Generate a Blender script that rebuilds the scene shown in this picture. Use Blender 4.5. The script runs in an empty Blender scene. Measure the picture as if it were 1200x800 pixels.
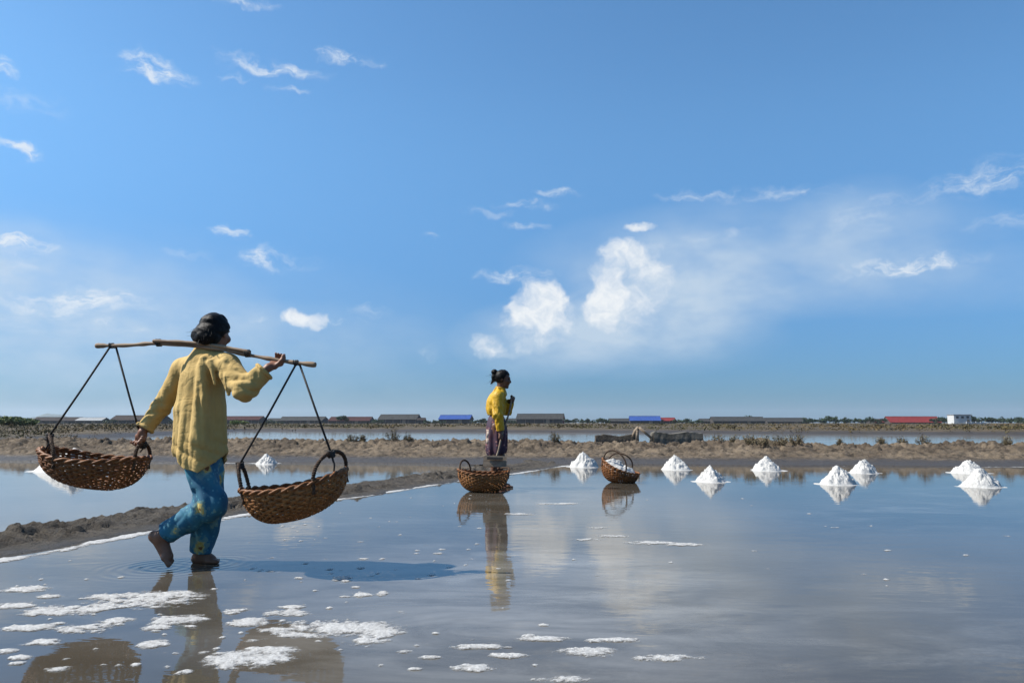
import bpy, math, random
import numpy as np
from mathutils import Vector, Matrix
R = math.radians
scene = bpy.context.scene
C = scene.collection

# ------------------------------------------------------------------ camera
F_PX, HC = 867.0, 0.84                      # focal length in pixels of a 1200 px wide frame, eye height
PITCH = math.atan(95.0 / F_PX)
cd = bpy.data.cameras.new('camera'); cam = bpy.data.objects.new('camera', cd); C.objects.link(cam)
cd.sensor_width = 36.0; cd.lens = 36.0 * F_PX / 1200.0
cd.clip_start = 0.05; cd.clip_end = 20000
cam.location = (0, 0, HC); cam.rotation_euler = (R(90) + PITCH, 0, 0)
scene.camera = cam

# ------------------------------------------------------------------ sky and sun
SUN_EL, SUN_AZ = R(46), R(271)              # azimuth clockwise from +Y: the sun stands to the left, a little behind the camera
SKY_STRENGTH = 0.088
sun_dir = Vector((math.sin(SUN_AZ) * math.cos(SUN_EL), math.cos(SUN_AZ) * math.cos(SUN_EL), math.sin(SUN_EL)))
sd = bpy.data.lights.new('sun', 'SUN'); sun = bpy.data.objects.new('sun', sd); C.objects.link(sun)
sd.energy = 5.0; sd.angle = R(0.55); sd.color = (1.0, 0.95, 0.87)
sun.rotation_euler = sun_dir.to_track_quat('Z', 'Y').to_euler(); sun.location = (-30, -5, 30)

scene.view_settings.view_transform = 'Standard'; scene.view_settings.look = 'None'
scene.view_settings.exposure = 0.76; scene.view_settings.gamma = 1.0
scene.view_settings.use_curve_mapping = False
scene.render.engine = 'CYCLES'

class NT:
    """small helper to write node graphs"""
    def __init__(s, tree): s.t = tree; s.n = tree.nodes; s.l = tree.links
    def node(s, typ, **kw):
        n = s.n.new(typ)
        for k, v in kw.items(): setattr(n, k, v)
        return n
    def put(s, sock, v):
        if hasattr(v, 'is_output') or isinstance(v, bpy.types.NodeSocket): s.l.new(v, sock)
        elif v is not None: sock.default_value = v
    def math(s, op, a, b=None, c=None, clamp=False):
        n = s.node('ShaderNodeMath', operation=op); n.use_clamp = clamp
        s.put(n.inputs[0], a); s.put(n.inputs[1], b); s.put(n.inputs[2], c); return n.outputs[0]
    def vmath(s, op, a, b=None):
        n = s.node('ShaderNodeVectorMath', operation=op); s.put(n.inputs[0], a); s.put(n.inputs[1], b)
        return n.outputs['Value'] if op in ('DOT_PRODUCT', 'LENGTH', 'DISTANCE') else n.outputs[0]
    def mapping(s, vec, loc=(0,0,0), rot=(0,0,0), scale=(1,1,1)):
        n = s.node('ShaderNodeMapping'); s.put(n.inputs[0], vec)
        n.inputs[1].default_value = loc; n.inputs[2].default_value = rot; n.inputs[3].default_value = scale
        return n.outputs[0]
    def noise(s, vec, scale, detail=4, rough=0.55, dist=0.0):
        n = s.node('ShaderNodeTexNoise'); s.put(n.inputs['Vector'], vec); n.inputs['Scale'].default_value = scale
        n.inputs['Detail'].default_value = detail; n.inputs['Roughness'].default_value = rough
        n.inputs['Distortion'].default_value = dist; return n.outputs[0]
    def step(s, v, a, b, to0=0.0, to1=1.0):
        n = s.node('ShaderNodeMapRange', interpolation_type='SMOOTHSTEP'); s.put(n.inputs[0], v)
        n.inputs[1].default_value = a; n.inputs[2].default_value = b
        n.inputs[3].default_value = to0; n.inputs[4].default_value = to1; return n.outputs[0]
    def mix(s, f, a, b, blend='MIX'):
        n = s.node('ShaderNodeMix', data_type='RGBA', blend_type=blend)
        s.put(n.inputs[0], f)
        for i, v in ((6, a), (7, b)):
            if isinstance(v, tuple): n.inputs[i].default_value = (*v[:3], 1)
            else: s.put(n.inputs[i], v)
        return n.outputs[2]
    def bump(s, h, strength, dist):
        n = s.node('ShaderNodeBump'); s.put(n.inputs['Height'], h); n.inputs['Strength'].default_value = strength
        n.inputs['Distance'].default_value = dist; return n.outputs[0]

world = bpy.data.worlds.new('World'); scene.world = world; world.use_nodes = True
def build_world():
    g = NT(world.node_tree); g.n.clear()
    out = g.node('ShaderNodeOutputWorld'); bg = g.node('ShaderNodeBackground')
    sky = g.node('ShaderNodeTexSky', sky_type='NISHITA')
    sky.sun_disc = False; sky.sun_elevation = SUN_EL; sky.sun_rotation = SUN_AZ
    sky.altitude = 0; sky.air_density = 1.0; sky.dust_density = 0.8; sky.ozone_density = 2.4
    dirv = g.node('ShaderNodeTexCoord').outputs['Generated']
    sep = g.node('ShaderNodeSeparateXYZ'); g.put(sep.inputs[0], dirv)
    az = g.math('ARCTAN2', sep.outputs[0], sep.outputs[1]); el = g.math('ARCSINE', sep.outputs[2])
    cb = g.node('ShaderNodeCombineXYZ'); g.put(cb.inputs[0], az); g.put(cb.inputs[1], el)
    ae = cb.outputs[0]
    # slightly warped coordinates so that the clouds get ragged outlines
    wn = g.node('ShaderNodeTexNoise'); g.put(wn.inputs['Vector'], ae); wn.inputs['Scale'].default_value = 30; wn.inputs['Detail'].default_value = 4
    wv = g.vmath('MULTIPLY', g.vmath('SUBTRACT', wn.outputs['Color'], (0.5, 0.5, 0.5)), (0.056, 0.036, 0))
    aew = g.vmath('ADD', ae, wv)
    cp, sp = math.cos(PITCH), math.sin(PITCH)
    def ang(px, py):
        u, v = (px - 600) / F_PX, (400 - py) / F_PX
        x, y, z = u, cp - v * sp, sp + v * cp
        return math.atan2(x, y), math.atan2(z, math.hypot(x, y))
    def blobs(lst, vec):
        """soft elliptical regions of the sky, each given by direction and angular size"""
        tot = None
        for (px, py, rx, ry, amp) in lst:
            a, e = ang(px, py); ix, iy = F_PX / (rx * 1.5), F_PX / (ry * 1.5)
            n = g.node('ShaderNodeVectorMath', operation='MULTIPLY_ADD'); g.put(n.inputs[0], vec)
            n.inputs[1].default_value = (ix, iy, 0); n.inputs[2].default_value = (-a * ix, -e * iy, 0)
            q = g.vmath('DOT_PRODUCT', n.outputs[0], n.outputs[0])
            v = g.math('MULTIPLY_ADD', q, -amp, amp, clamp=True)
            tot = v if tot is None else g.math('ADD', tot, v)
        return tot
    wisps = [(172,78,22,11,.9),(196,91,28,7,.7),(300,76,44,7,.7),(280,90,16,3,.7),(345,84,32,6,.6),(390,66,20,6,.9),(428,70,24,5,.6),
             (335,106,20,3,.5),(280,-2,32,6,1),(14,172,16,6,.8),(34,178,9,6,1),(4,80,12,8,.9),(25,116,36,10,.4),
             (270,270,18,6,.9),(300,302,18,12,.65),(332,306,36,8,.5),(218,298,18,5,.5),(25,286,26,6,1.35),(20,310,15,20,.4),
             (655,227,26,4.5,.65),(618,241,32,5,.7),(570,251,26,4,.45),(612,264,24,4,.6),(605,324,42,7,.85),
             (800,228,30,5,.4),(880,226,62,6,.5),(960,224,40,5,.35),(845,275,44,5,.5),(1030,317,50,7,.65),(1085,309,42,8,.65),
             (1180,200,44,13,.5),(1120,220,60,11,.4),(1185,258,36,9,.45),(395,376,28,3,.7),(436,364,18,6,.5),(303,373,7,4,.8),
             (75,354,64,9,.8),(115,345,34,7,.9),(145,383,22,4,.6),(50,378,66,12,.35),(505,276,14,4,.45),(500,414,10,7,.5),(1010,255,34,20,.4)]
    cumuli = [(636,356,32,22,1.0),(652,350,13,14,.6),(606,372,18,12,.7),(630,388,30,20,.55),(570,402,15,12,.6),(590,414,22,10,.4),
              (735,296,30,13,.95),(764,314,20,11,.5),(712,334,20,22,.9),(704,362,16,22,.75),(734,366,34,24,.5),(762,336,30,22,.42),(748,267,15,4,.9),(352,373,20,9,1.1)]
    veils = [(870,305,190,50,.42),(790,345,90,56,.50),(740,395,120,34,.3),(735,385,80,30,.25),(1010,270,60,40,.25),(640,398,80,34,.5),
             (30,360,170,60,.50),(20,305,34,34,.25),(330,395,140,30,.20),(1120,330,160,24,.2),(-60,440,420,120,.24)]
    w1 = g.noise(g.mapping(aew, rot=(0,0,R(-14)), scale=(1, 2.4, 1)), 26, 6, 0.66)
    wis = g.math('MULTIPLY', blobs(wisps, aew), g.step(w1, 0.30, 0.72))
    wis = g.step(wis, 0.0, 1.0, 0, 0.85)
    # sparse wisps over the rest of the sky too
    side = g.step(g.math('ABSOLUTE', az), 0.62, 0.85); up = g.step(el, 0.50, 0.65)
    rest = g.math('MAXIMUM', side, up)
    rn = g.noise(g.mapping(ae, rot=(0,0,R(-10)), scale=(1, 2.2, 1)), 4.5, 4, 0.6)
    rw = g.math('MULTIPLY', g.math('MULTIPLY', g.step(rn, 0.56, 0.72), rest), 0.5)
    bn = g.noise(aew, 56, 5, 0.66)
    cb0 = blobs(cumuli, aew)
    cum = g.math('MULTIPLY_ADD', g.math('SUBTRACT', bn, 0.5), 0.95, cb0)
    cum = g.math('MULTIPLY', g.step(cum, 0.12, 1.12, 0, 0.93), g.step(cb0, 0.0, 0.3))
    cshade = g.step(g.noise(g.mapping(aew, loc=(.004, -.006, 0)), 60, 5, 0.62), 0.32, 0.62)
    vn = g.noise(g.mapping(ae, scale=(1, 2.0, 1)), 13, 3, 0.55)
    vei = g.math('MULTIPLY', blobs(veils, ae), g.step(vn, 0.25, 0.75, 0.5, 1.0))
    k = 1.0 / SKY_STRENGTH / 1.69
    # the clear sky, greyer low down where the sea air is thick
    low = g.step(el, -0.02, 0.42, 1.0, 0.0)
    base = g.mix(1.0, sky.outputs[0], g.mix(low, (0.655, 1.02, 1.19), (0.185, 0.40, 0.70)), 'MULTIPLY')
    c = g.mix(g.math('MINIMUM', vei, 0.8), base, (0.60 * k, 0.71 * k, 0.82 * k))
    c = g.mix(g.math('ADD', wis, rw, clamp=True), c, (0.80 * k, 0.86 * k, 0.92 * k))
    c = g.mix(cum, c, g.mix(cshade, (0.72 * k, 0.79 * k, 0.87 * k), (0.92 * k, 0.94 * k, 0.95 * k)))
    g.put(bg.inputs[0], c); bg.inputs[1].default_value = SKY_STRENGTH
    g.l.new(bg.outputs[0], out.inputs[0])
build_world()
world.cycles.sampling_method = 'MANUAL'; world.cycles.sample_map_resolution = 512

# ------------------------------------------------------------------ helpers
def at(px, py, Y):
    """the point of the place seen at photo position px, py when it stands Y metres ahead"""
    u, v = (px - 600) / F_PX, (400 - py) / F_PX
    x, y, z = u, math.cos(PITCH) - v * math.sin(PITCH), math.sin(PITCH) + v * math.cos(PITCH)
    t = Y / y
    return Vector((x * t, Y, HC + z * t))
def ground(px, py):
    u, v = (px - 600) / F_PX, (400 - py) / F_PX
    x, y, z = u, math.cos(PITCH) - v * math.sin(PITCH), math.sin(PITCH) + v * math.cos(PITCH)
    t = -HC / z
    return Vector((x * t, y * t, 0))

def tag(o, label=None, cat=None, group=None, kind=None):
    for k, v in (('label', label), ('category', cat), ('group', group), ('kind', kind)):
        if v: o[k] = v
    return o
def link(o, parent=None):
    C.objects.link(o)
    if parent is not None: o.parent = parent
    return o
def empty(name, loc=(0,0,0), rz=0.0):
    o = bpy.data.objects.new(name, None); C.objects.link(o); o.location = loc; o.rotation_euler = (0, 0, rz)
    o.empty_display_size = 0.1; return o
def mesh_obj(name, verts, faces, mat, parent=None, smooth=True):
    me = bpy.data.meshes.new(name)
    V = np.asarray(verts, dtype=np.float32); 
    if isinstance(faces, np.ndarray):
        nf, k = faces.shape
        me.vertices.add(len(V)); me.vertices.foreach_set('co', V.ravel())
        me.loops.add(nf * k); me.loops.foreach_set('vertex_index', faces.astype(np.int32).ravel())
        me.polygons.add(nf); me.polygons.foreach_set('loop_start', np.arange(0, nf * k, k, dtype=np.int32))
        me.polygons.foreach_set('loop_total', np.full(nf, k, dtype=np.int32))
        me.update(calc_edges=True)
    else:
        me.from_pydata([tuple(v) for v in V], [], faces); me.update()
    if smooth: me.polygons.foreach_set('use_smooth', np.ones(len(me.polygons), dtype=bool))
    me.materials.append(mat)
    o = bpy.data.objects.new(name, me); link(o, parent); return o

class MB:
    """collects boxes, tubes and sheets into one mesh"""
    def __init__(s): s.v = []; s.f = []
    def add(s, vs, fs):
        b = len(s.v); s.v += [tuple(v) for v in vs]; s.f += [tuple(i + b for i in f) for f in fs]
    def box(s, c, size, M=None):
        vs = []
        for dx in (-.5, .5):
            for dy in (-.5, .5):
                for dz in (-.5, .5):
                    p = Vector((dx * size[0], dy * size[1], dz * size[2]))
                    if M is not None: p = M @ p
                    vs.append(Vector(c) + p)
        s.add(vs, [(0,1,3,2),(4,6,7,5),(0,4,5,1),(2,3,7,6),(0,2,6,4),(1,5,7,3)])
    def tube(s, pts, rad, n=8, flat=None, caps=True, upv=None):
        pts = [Vector(p) for p in pts]
        if not hasattr(rad, '__len__'): rad = [rad] * len(pts)
        b = len(s.v); prev = None
        for i, p in enumerate(pts):
            t = (pts[min(i + 1, len(pts) - 1)] - pts[max(i - 1, 0)])
            if t.length < 1e-9: t = Vector((0, 0, 1))
            t.normalize()
            if upv is not None: a = Vector(upv[i])
            elif prev is None: a = Vector((0, 0, 1)) if abs(t.z) < .9 else Vector((1, 0, 0))
            else: a = prev
            a = a - t * a.dot(t)
            if a.length < 1e-6: a = t.orthogonal()
            a.normalize(); prev = a; c = t.cross(a)
            for k in range(n):
                w = 2 * math.pi * k / n
                if n == 4: w += math.pi / 4
                ra, rc = (rad[i], rad[i]) if flat is None else (rad[i] * flat, rad[i])
                s.v.append(tuple(p + a * (math.cos(w) * ra) + c * (math.sin(w) * rc)))
        m = len(pts)
        for i in range(m - 1):
            for k in range(n):
                k2 = (k + 1) % n
                s.f.append((b + i * n + k, b + i * n + k2, b + (i + 1) * n + k2, b + (i + 1) * n + k))
        if caps:
            s.f.append(tuple(b + k for k in reversed(range(n)))); s.f.append(tuple(b + (m - 1) * n + k for k in range(n)))
    def build(s, name, mat, parent=None, smooth=True):
        return mesh_obj(name, s.v, s.f, mat, parent, smooth)

# numpy noise -------------------------------------------------------
def _hash(*ii):
    h = np.zeros_like(ii[0], dtype=np.uint32)
    for i, m in zip(ii, (374761393, 668265263, 2147483647 - 58, 1274126177)):
        h = h ^ (i.astype(np.int64) * m & 0xffffffff).astype(np.uint32)
        h = (h ^ (h >> np.uint32(13))) * np.uint32(1274126177)
    h = h ^ (h >> np.uint32(16))
    return (h & np.uint32(0xffffff)).astype(np.float32) / float(0xffffff)
def vnoise2(x, y, seed=0):
    xi, yi = np.floor(x).astype(np.int64), np.floor(y).astype(np.int64)
    fx, fy = x - xi, y - yi; fx = fx * fx * (3 - 2 * fx); fy = fy * fy * (3 - 2 * fy)
    s = np.full_like(xi, seed)
    a = _hash(xi, yi, s); b = _hash(xi + 1, yi, s); c = _hash(xi, yi + 1, s); d = _hash(xi + 1, yi + 1, s)
    return (a * (1 - fx) + b * fx) * (1 - fy) + (c * (1 - fx) + d * fx) * fy - .5
def vnoise3(x, y, z, seed=0):
    zi = np.floor(z).astype(np.int64); fz = z - zi; fz = fz * fz * (3 - 2 * fz)
    xi, yi = np.floor(x).astype(np.int64), np.floor(y).astype(np.int64)
    fx, fy = x - xi, y - yi; fx = fx * fx * (3 - 2 * fx); fy = fy * fy * (3 - 2 * fy)
    s = np.full_like(xi, seed); r = 0
    for dz, wz in ((0, 1 - fz), (1, fz)):
        a = _hash(xi, yi, zi + dz, s); b = _hash(xi + 1, yi, zi + dz, s); c = _hash(xi, yi + 1, zi + dz, s); d = _hash(xi + 1, yi + 1, zi + dz, s)
        r = r + wz * ((a * (1 - fx) + b * fx) * (1 - fy) + (c * (1 - fx) + d * fx) * fy)
    return r - .5
def fbm2(x, y, oct=4, seed=0, gain=.5):
    r = 0; a = 1.0
    for i in range(oct):
        r = r + a * vnoise2(x * 2 ** i + 17.3 * i, y * 2 ** i - 9.1 * i, seed + i); a *= gain
    return r
def fbm3(x, y, z, oct=3, seed=0, gain=.5):
    r = 0; a = 1.0
    for i in range(oct):
        r = r + a * vnoise3(x * 2 ** i + 7.7 * i, y * 2 ** i, z * 2 ** i - 3.1 * i, seed + i); a *= gain
    return r
def worley2(x, y, seed=0):
    xi, yi = np.floor(x).astype(np.int64), np.floor(y).astype(np.int64)
    best = np.full(x.shape, 9.0); s = np.full_like(xi, seed); s2 = s + 77; s3 = s + 133; hid = np.zeros(x.shape)
    for dx in (-1, 0, 1):
        for dy in (-1, 0, 1):
            cx, cy = xi + dx, yi + dy
            d = (cx + _hash(cx, cy, s) - x) ** 2 + (cy + _hash(cx, cy, s2) - y) ** 2
            m = d < best; best = np.where(m, d, best); hid = np.where(m, _hash(cx, cy, s3), hid)
    return np.sqrt(best), hid
def sstep(v, a, b):
    t = np.clip((v - a) / (b - a), 0, 1); return t * t * (3 - 2 * t)
def grid_faces(nx, ny):
    i, j = np.meshgrid(np.arange(nx - 1), np.arange(ny - 1), indexing='ij')
    a = (i * ny + j).ravel()
    return np.stack([a, a + ny, a + ny + 1, a + 1], 1)

# ------------------------------------------------------------------ materials
MATS = {}
def new_mat(name):
    m = bpy.data.materials.new(name); m.use_nodes = True; MATS[name] = m
    g = NT(m.node_tree); b = g.n['Principled BSDF']; return m, g, b
def obj_co(g): return g.node('ShaderNodeTexCoord').outputs['Object']
def pos_co(g): return g.node('ShaderNodeNewGeometry').outputs['Position']
def simple(name, c1, c2, scale=20, rough=.8, bump=.3, bdist=.004, stretch=(1,1,1), bscale=None, co='obj', detail=5, spec=.3):
    m, g, b = new_mat(name)
    v = g.mapping(obj_co(g) if co == 'obj' else pos_co(g), scale=stretch)
    n = g.noise(v, scale, detail, .6); c1 = tuple(q * .84 for q in c1); c2 = tuple(q * .84 for q in c2)
    g.put(b.inputs['Base Color'], g.mix(g.step(n, .32, .68), c1, c2))
    b.inputs['Roughness'].default_value = rough; b.inputs['Specular IOR Level'].default_value = spec
    if bump: g.put(b.inputs['Normal'], g.bump(g.noise(v, bscale or scale * 3, 4, .6), bump, bdist))
    return m
def sheen(m, w=.3): m.node_tree.nodes['Principled BSDF'].inputs['Sheen Weight'].default_value = w

simple('skin', (.115, .052, .030), (.155, .075, .045), 14, .5, .15, .002)
simple('skin_lower', (.19, .082, .045), (.25, .115, .066), 14, .5, .15, .002)
simple('hair', (.004, .0035, .0035), (.009, .007, .006), 60, .5, .6, .004, (1, 1, .25), spec=.12)
simple('tan_cotton', (.45, .295, .092), (.53, .365, .128), 6, .85, .25, .0015, bscale=220); sheen(MATS['tan_cotton'], .05)
def wrinkle(m, sc, strength, dist):
    g = NT(m.node_tree); b = g.n['Principled BSDF']; co = obj_co(g)
    n1 = g.noise(g.mapping(co, rot=(.2, .5, .3), scale=(1.6, 1.6, .55)), sc, 4, .55, 1.2); n2 = g.noise(g.mapping(co, rot=(.9, -.5, .2), scale=(.6, 1.5, 1.6)), sc * 1.7, 3, .5, 1.0)
    r1 = g.math('ABSOLUTE', g.math('SUBTRACT', n1, .5)); r2 = g.math('ABSOLUTE', g.math('SUBTRACT', n2, .5))
    h = g.math('ADD', g.step(r1, 0, .14), g.math('MULTIPLY', g.step(r2, 0, .10), .5))
    g.put(b.inputs['Normal'], g.bump(h, strength, dist))
wrinkle(MATS['tan_cotton'], 4.0, .22, .014)
simple('yellow_satin', (.48, .275, .010), (.58, .34, .016), 8, .5, .2, .002, bscale=120)
wrinkle(MATS['yellow_satin'], 5, .3, .012)
simple('rope', (.018, .017, .018), (.05, .045, .04), 90, .8, .6, .003)
simple('wrapped_handle', (.035, .022, .014), (.10, .055, .03), 60, .75, .7, .005)
simple('pole_wood', (.17, .105, .062), (.31, .215, .135), 16, .7, .5, .003, (.15, 1, 1))
simple('board_wood', (.25, .16, .09), (.36, .25, .15), 14, .75, .5, .004, (.25, 1, 1))
simple('grey_wood', (.17, .125, .085), (.32, .25, .18), 18, .8, .5, .004, (.3, 1, 1))
simple('wicker', (.17, .066, .017), (.31, .135, .040), 30, .55, .5, .002)
simple('wicker_dark', (.13, .046, .012), (.25, .098, .027), 30, .55, .5, .002)
simple('twig', (.10, .075, .05), (.18, .135, .09), 30, .9, 0)
simple('dry_leaf', (.10, .085, .045), (.17, .135, .075), 3, .85, 0)
simple('scrub_leaf', (.055, .056, .020), (.13, .088, .040), .05, .9, 0, co='pos', detail=2)
simple('green_leaf', (.095, .13, .026), (.17, .20, .055), 1.2, .7, 0)
simple('dark_leaf', (.022, .042, .018), (.045, .07, .028), .5, .8, 0)
simple('bark', (.08, .06, .045), (.13, .10, .075), 5, .9, .4, .02)
simple('plank_wall', (.035, .030, .028), (.065, .056, .05), 1.5, .9, .3, .03, (4, 4, .3))
simple('white_wall', (.46, .46, .45), (.55, .55, .54), .5, .8, 0)
simple('dark_pane', (.03, .035, .04), (.05, .055, .06), 1, .2, 0)
simple('pale_cloth', (.40, .28, .22), (.55, .46, .38), 25, .85, 0)
simple('concrete', (.085, .076, .06), (.16, .145, .12), 5, .9, .6, .02)
def roof_mat(name, c1, c2, metal=0.0):
    m, g, b = new_mat(name)
    co = obj_co(g)
    n = g.noise(g.mapping(co, scale=(1, .35, .35)), 1.1, 5, .65)
    g.put(b.inputs['Base Color'], g.mix(g.step(n, .3, .7), tuple(q * .52 for q in c1), tuple(q * .52 for q in c2)))
    b.inputs['Roughness'].default_value = .85; b.inputs['Specular IOR Level'].default_value = .15; b.inputs['Metallic'].default_value = metal
    w = g.node('ShaderNodeTexWave'); g.put(w.inputs[0], co); w.inputs['Scale'].default_value = 2.2
    g.put(b.inputs['Normal'], g.bump(w.outputs[1], .4, .05))
roof_mat('roof_grey', (.050, .050, .049), (.092, .090, .085)); roof_mat('roof_brown', (.045, .032, .028), (.075, .054, .046))
roof_mat('roof_red', (.27, .030, .030), (.36, .05, .045)); roof_mat('roof_maroon', (.065, .020, .018), (.105, .036, .030))
roof_mat('roof_blue', (.034, .095, .36), (.058, .14, .48)); roof_mat('roof_pale', (.42, .43, .43), (.6, .61, .61))

def make_water(name, mud1, mud2, pale, pale_amt, coat_rough, film=0.0):
    m, g, b = new_mat(name)
    co = pos_co(g)
    n1 = g.noise(g.mapping(co, rot=(0, 0, R(20)), scale=(.55, .9, 1)), .9, 7, .6, .4)
    base = g.mix(g.step(n1, .3, .7), mud1, mud2)
    n2 = g.noise(g.mapping(co, rot=(0, 0, R(-18)), scale=(.6, 1.3, 1)), 1.5, 9, .66, .9)
    n3 = g.noise(co, .33, 3, .5, .2)
    msk = g.math('MULTIPLY', g.step(n2, .44, .74), g.step(n3, .38, .60))
    fine = g.step(g.noise(co, 55, 5, .7), .25, .75, .35, 1.0)
    base = g.mix(g.math('MULTIPLY', g.math('MULTIPLY', msk, fine), pale_amt), base, pale)
    if film:                                    # fine salt settled on the floor of the pan, thickest in the middle of the shallow end
        fv = g.node('ShaderNodeVectorMath', operation='MULTIPLY_ADD'); g.put(fv.inputs[0], co); fv.inputs[1].default_value = (1 / 1.35, 1 / 1.7, 0); fv.inputs[2].default_value = (0, -3.75 / 1.7, 0)
        fq = g.step(g.vmath('DOT_PRODUCT', fv.outputs[0], fv.outputs[0]), 0, 1.3, 1, 0)
        fn = g.noise(g.mapping(co, rot=(0, 0, R(-12)), scale=(.5, 1.25, 1)), 2.2, 8, .68, .8)
        base = g.mix(g.math('MULTIPLY', g.math('MULTIPLY', fq, g.step(fn, .28, .72, .12, 1)), film), base, pale)
    g.put(b.inputs['Base Color'], base)
    b.inputs['Roughness'].default_value = .9; b.inputs['Specular IOR Level'].default_value = 0
    b.inputs['Coat Weight'].default_value = 1; b.inputs['Coat IOR'].default_value = 1.333
    rn = g.noise(g.mapping(co, scale=(.6, 1.0, 1)), .7, 4, .6)
    g.put(b.inputs['Coat Roughness'], g.step(rn, .35, .7, coat_rough * .6, coat_rough * 1.6))
    h1 = g.noise(g.mapping(co, rot=(0, 0, R(15)), scale=(.8, 1.6, 1)), 5, 3, .5)
    hh = g.math('MULTIPLY', h1, .0012)
    for (cx, cy, rr) in ((-2.03, 4.43, .5), (-1.82, 4.58, .38)):          # rings spreading from the walker's feet
        d = g.vmath('DISTANCE', co, (cx, cy, 0)); fall = g.math('MULTIPLY', g.step(d, .05, rr, 1, 0), .0007)
        hh = g.math('MULTIPLY_ADD', g.math('SINE', g.math('MULTIPLY', d, 95)), fall, hh)
    g.put(b.inputs['Coat Normal'], g.bump(hh, 1.0, 1.0))
    return m
make_water('pan_brine', (.046, .039, .029), (.066, .056, .043), (.30, .29, .27), .40, .035, .50)
make_water('side_brine', (.075, .07, .06), (.10, .094, .082), (.4, .39, .37), .2, .03)
make_water('pond_brine', (.14, .13, .12), (.18, .17, .15), (.3, .3, .3), .1, .06)

def make_mud(name, dry1, dry2, wet, z0, z1, sc=2.2, dark=(.05, .042, .034)):
    m, g, b = new_mat(name)
    co = pos_co(g); sep = g.node('ShaderNodeSeparateXYZ'); g.put(sep.inputs[0], co)
    n = g.noise(co, sc, 8, .66, .3); n2 = g.noise(co, sc * 6, 5, .65)
    dry1, dry2, wet, dark = (tuple(q * .86 for q in t) for t in (dry1, dry2, wet, dark))
    c = g.mix(g.step(n, .34, .66), dry1, dry2)
    c = g.mix(g.math('MULTIPLY', g.step(n2, .50, .64), .8), c, dark)
    zz = g.math('ADD', sep.outputs[2], g.math('MULTIPLY', g.math('SUBTRACT', n, .5), (z1 - z0) * 1.2))
    w = g.step(zz, z0, z1, 1, 0)
    c = g.mix(w, c, wet)
    g.put(b.inputs['Base Color'], c); g.put(b.inputs['Roughness'], g.step(w, 0, 1, .95, .55))
    b.inputs['Specular IOR Level'].default_value = .3
    g.put(b.inputs['Normal'], g.bump(g.noise(co, sc * 9, 8, .72), 1.0, .05))
    return m
make_mud('bund_mud', (.078, .058, .040), (.175, .134, .092), (.055, .045, .036), .05, .13, 1.1, (.032, .024, .017))
make_mud('dike_mud', (.062, .052, .041), (.125, .105, .083), (.058, .049, .039), .005, .025, 5, (.022, .019, .016))
make_mud('far_soil', (.060, .045, .026), (.105, .076, .045), (.05, .04, .03), .12, .3, .25, (.045, .042, .02))
make_mud('base_soil', (.12, .10, .075), (.16, .13, .10), (.12, .10, .08), -5, -4, .3)

def salt_mat(name, c1, c2, grain=70):
    m, g, b = new_mat(name)
    co = pos_co(g)
    n = g.noise(co, grain, 6, .7); n2 = g.noise(co, 9, 4, .6)
    c = g.mix(g.step(n, .3, .7), c1, c2); c = g.mix(g.step(n2, .55, .8, 0, .35), c, c1)
    g.put(b.inputs['Base Color'], c); b.inputs['Roughness'].default_value = .7
    b.inputs['Subsurface Weight'].default_value = 0.0
    g.put(b.inputs['Normal'], g.bump(n, .7, .012))
    return m
salt_mat('salt', (.31, .30, .28), (.50, .49, .47)); salt_mat('wet_salt', (.25, .24, .228), (.52, .515, .50), 90)
def thin_edges():
    m = MATS['wet_salt']; g = NT(m.node_tree); b = g.n['Principled BSDF']; co = pos_co(g)
    sep = g.node('ShaderNodeSeparateXYZ'); g.put(sep.inputs[0], co)
    n = g.noise(co, 130, 4, .7); n2 = g.noise(co, 28, 4, .65)
    h = g.math('MULTIPLY_ADD', g.math('SUBTRACT', n, .5), .0060, sep.outputs[2]); h = g.math('MULTIPLY_ADD', g.math('SUBTRACT', n2, .5), .0040, h)
    g.put(b.inputs['Alpha'], g.step(h, .0000, .0052))       # the thinner the crust, the more water shows through
thin_edges()

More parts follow.
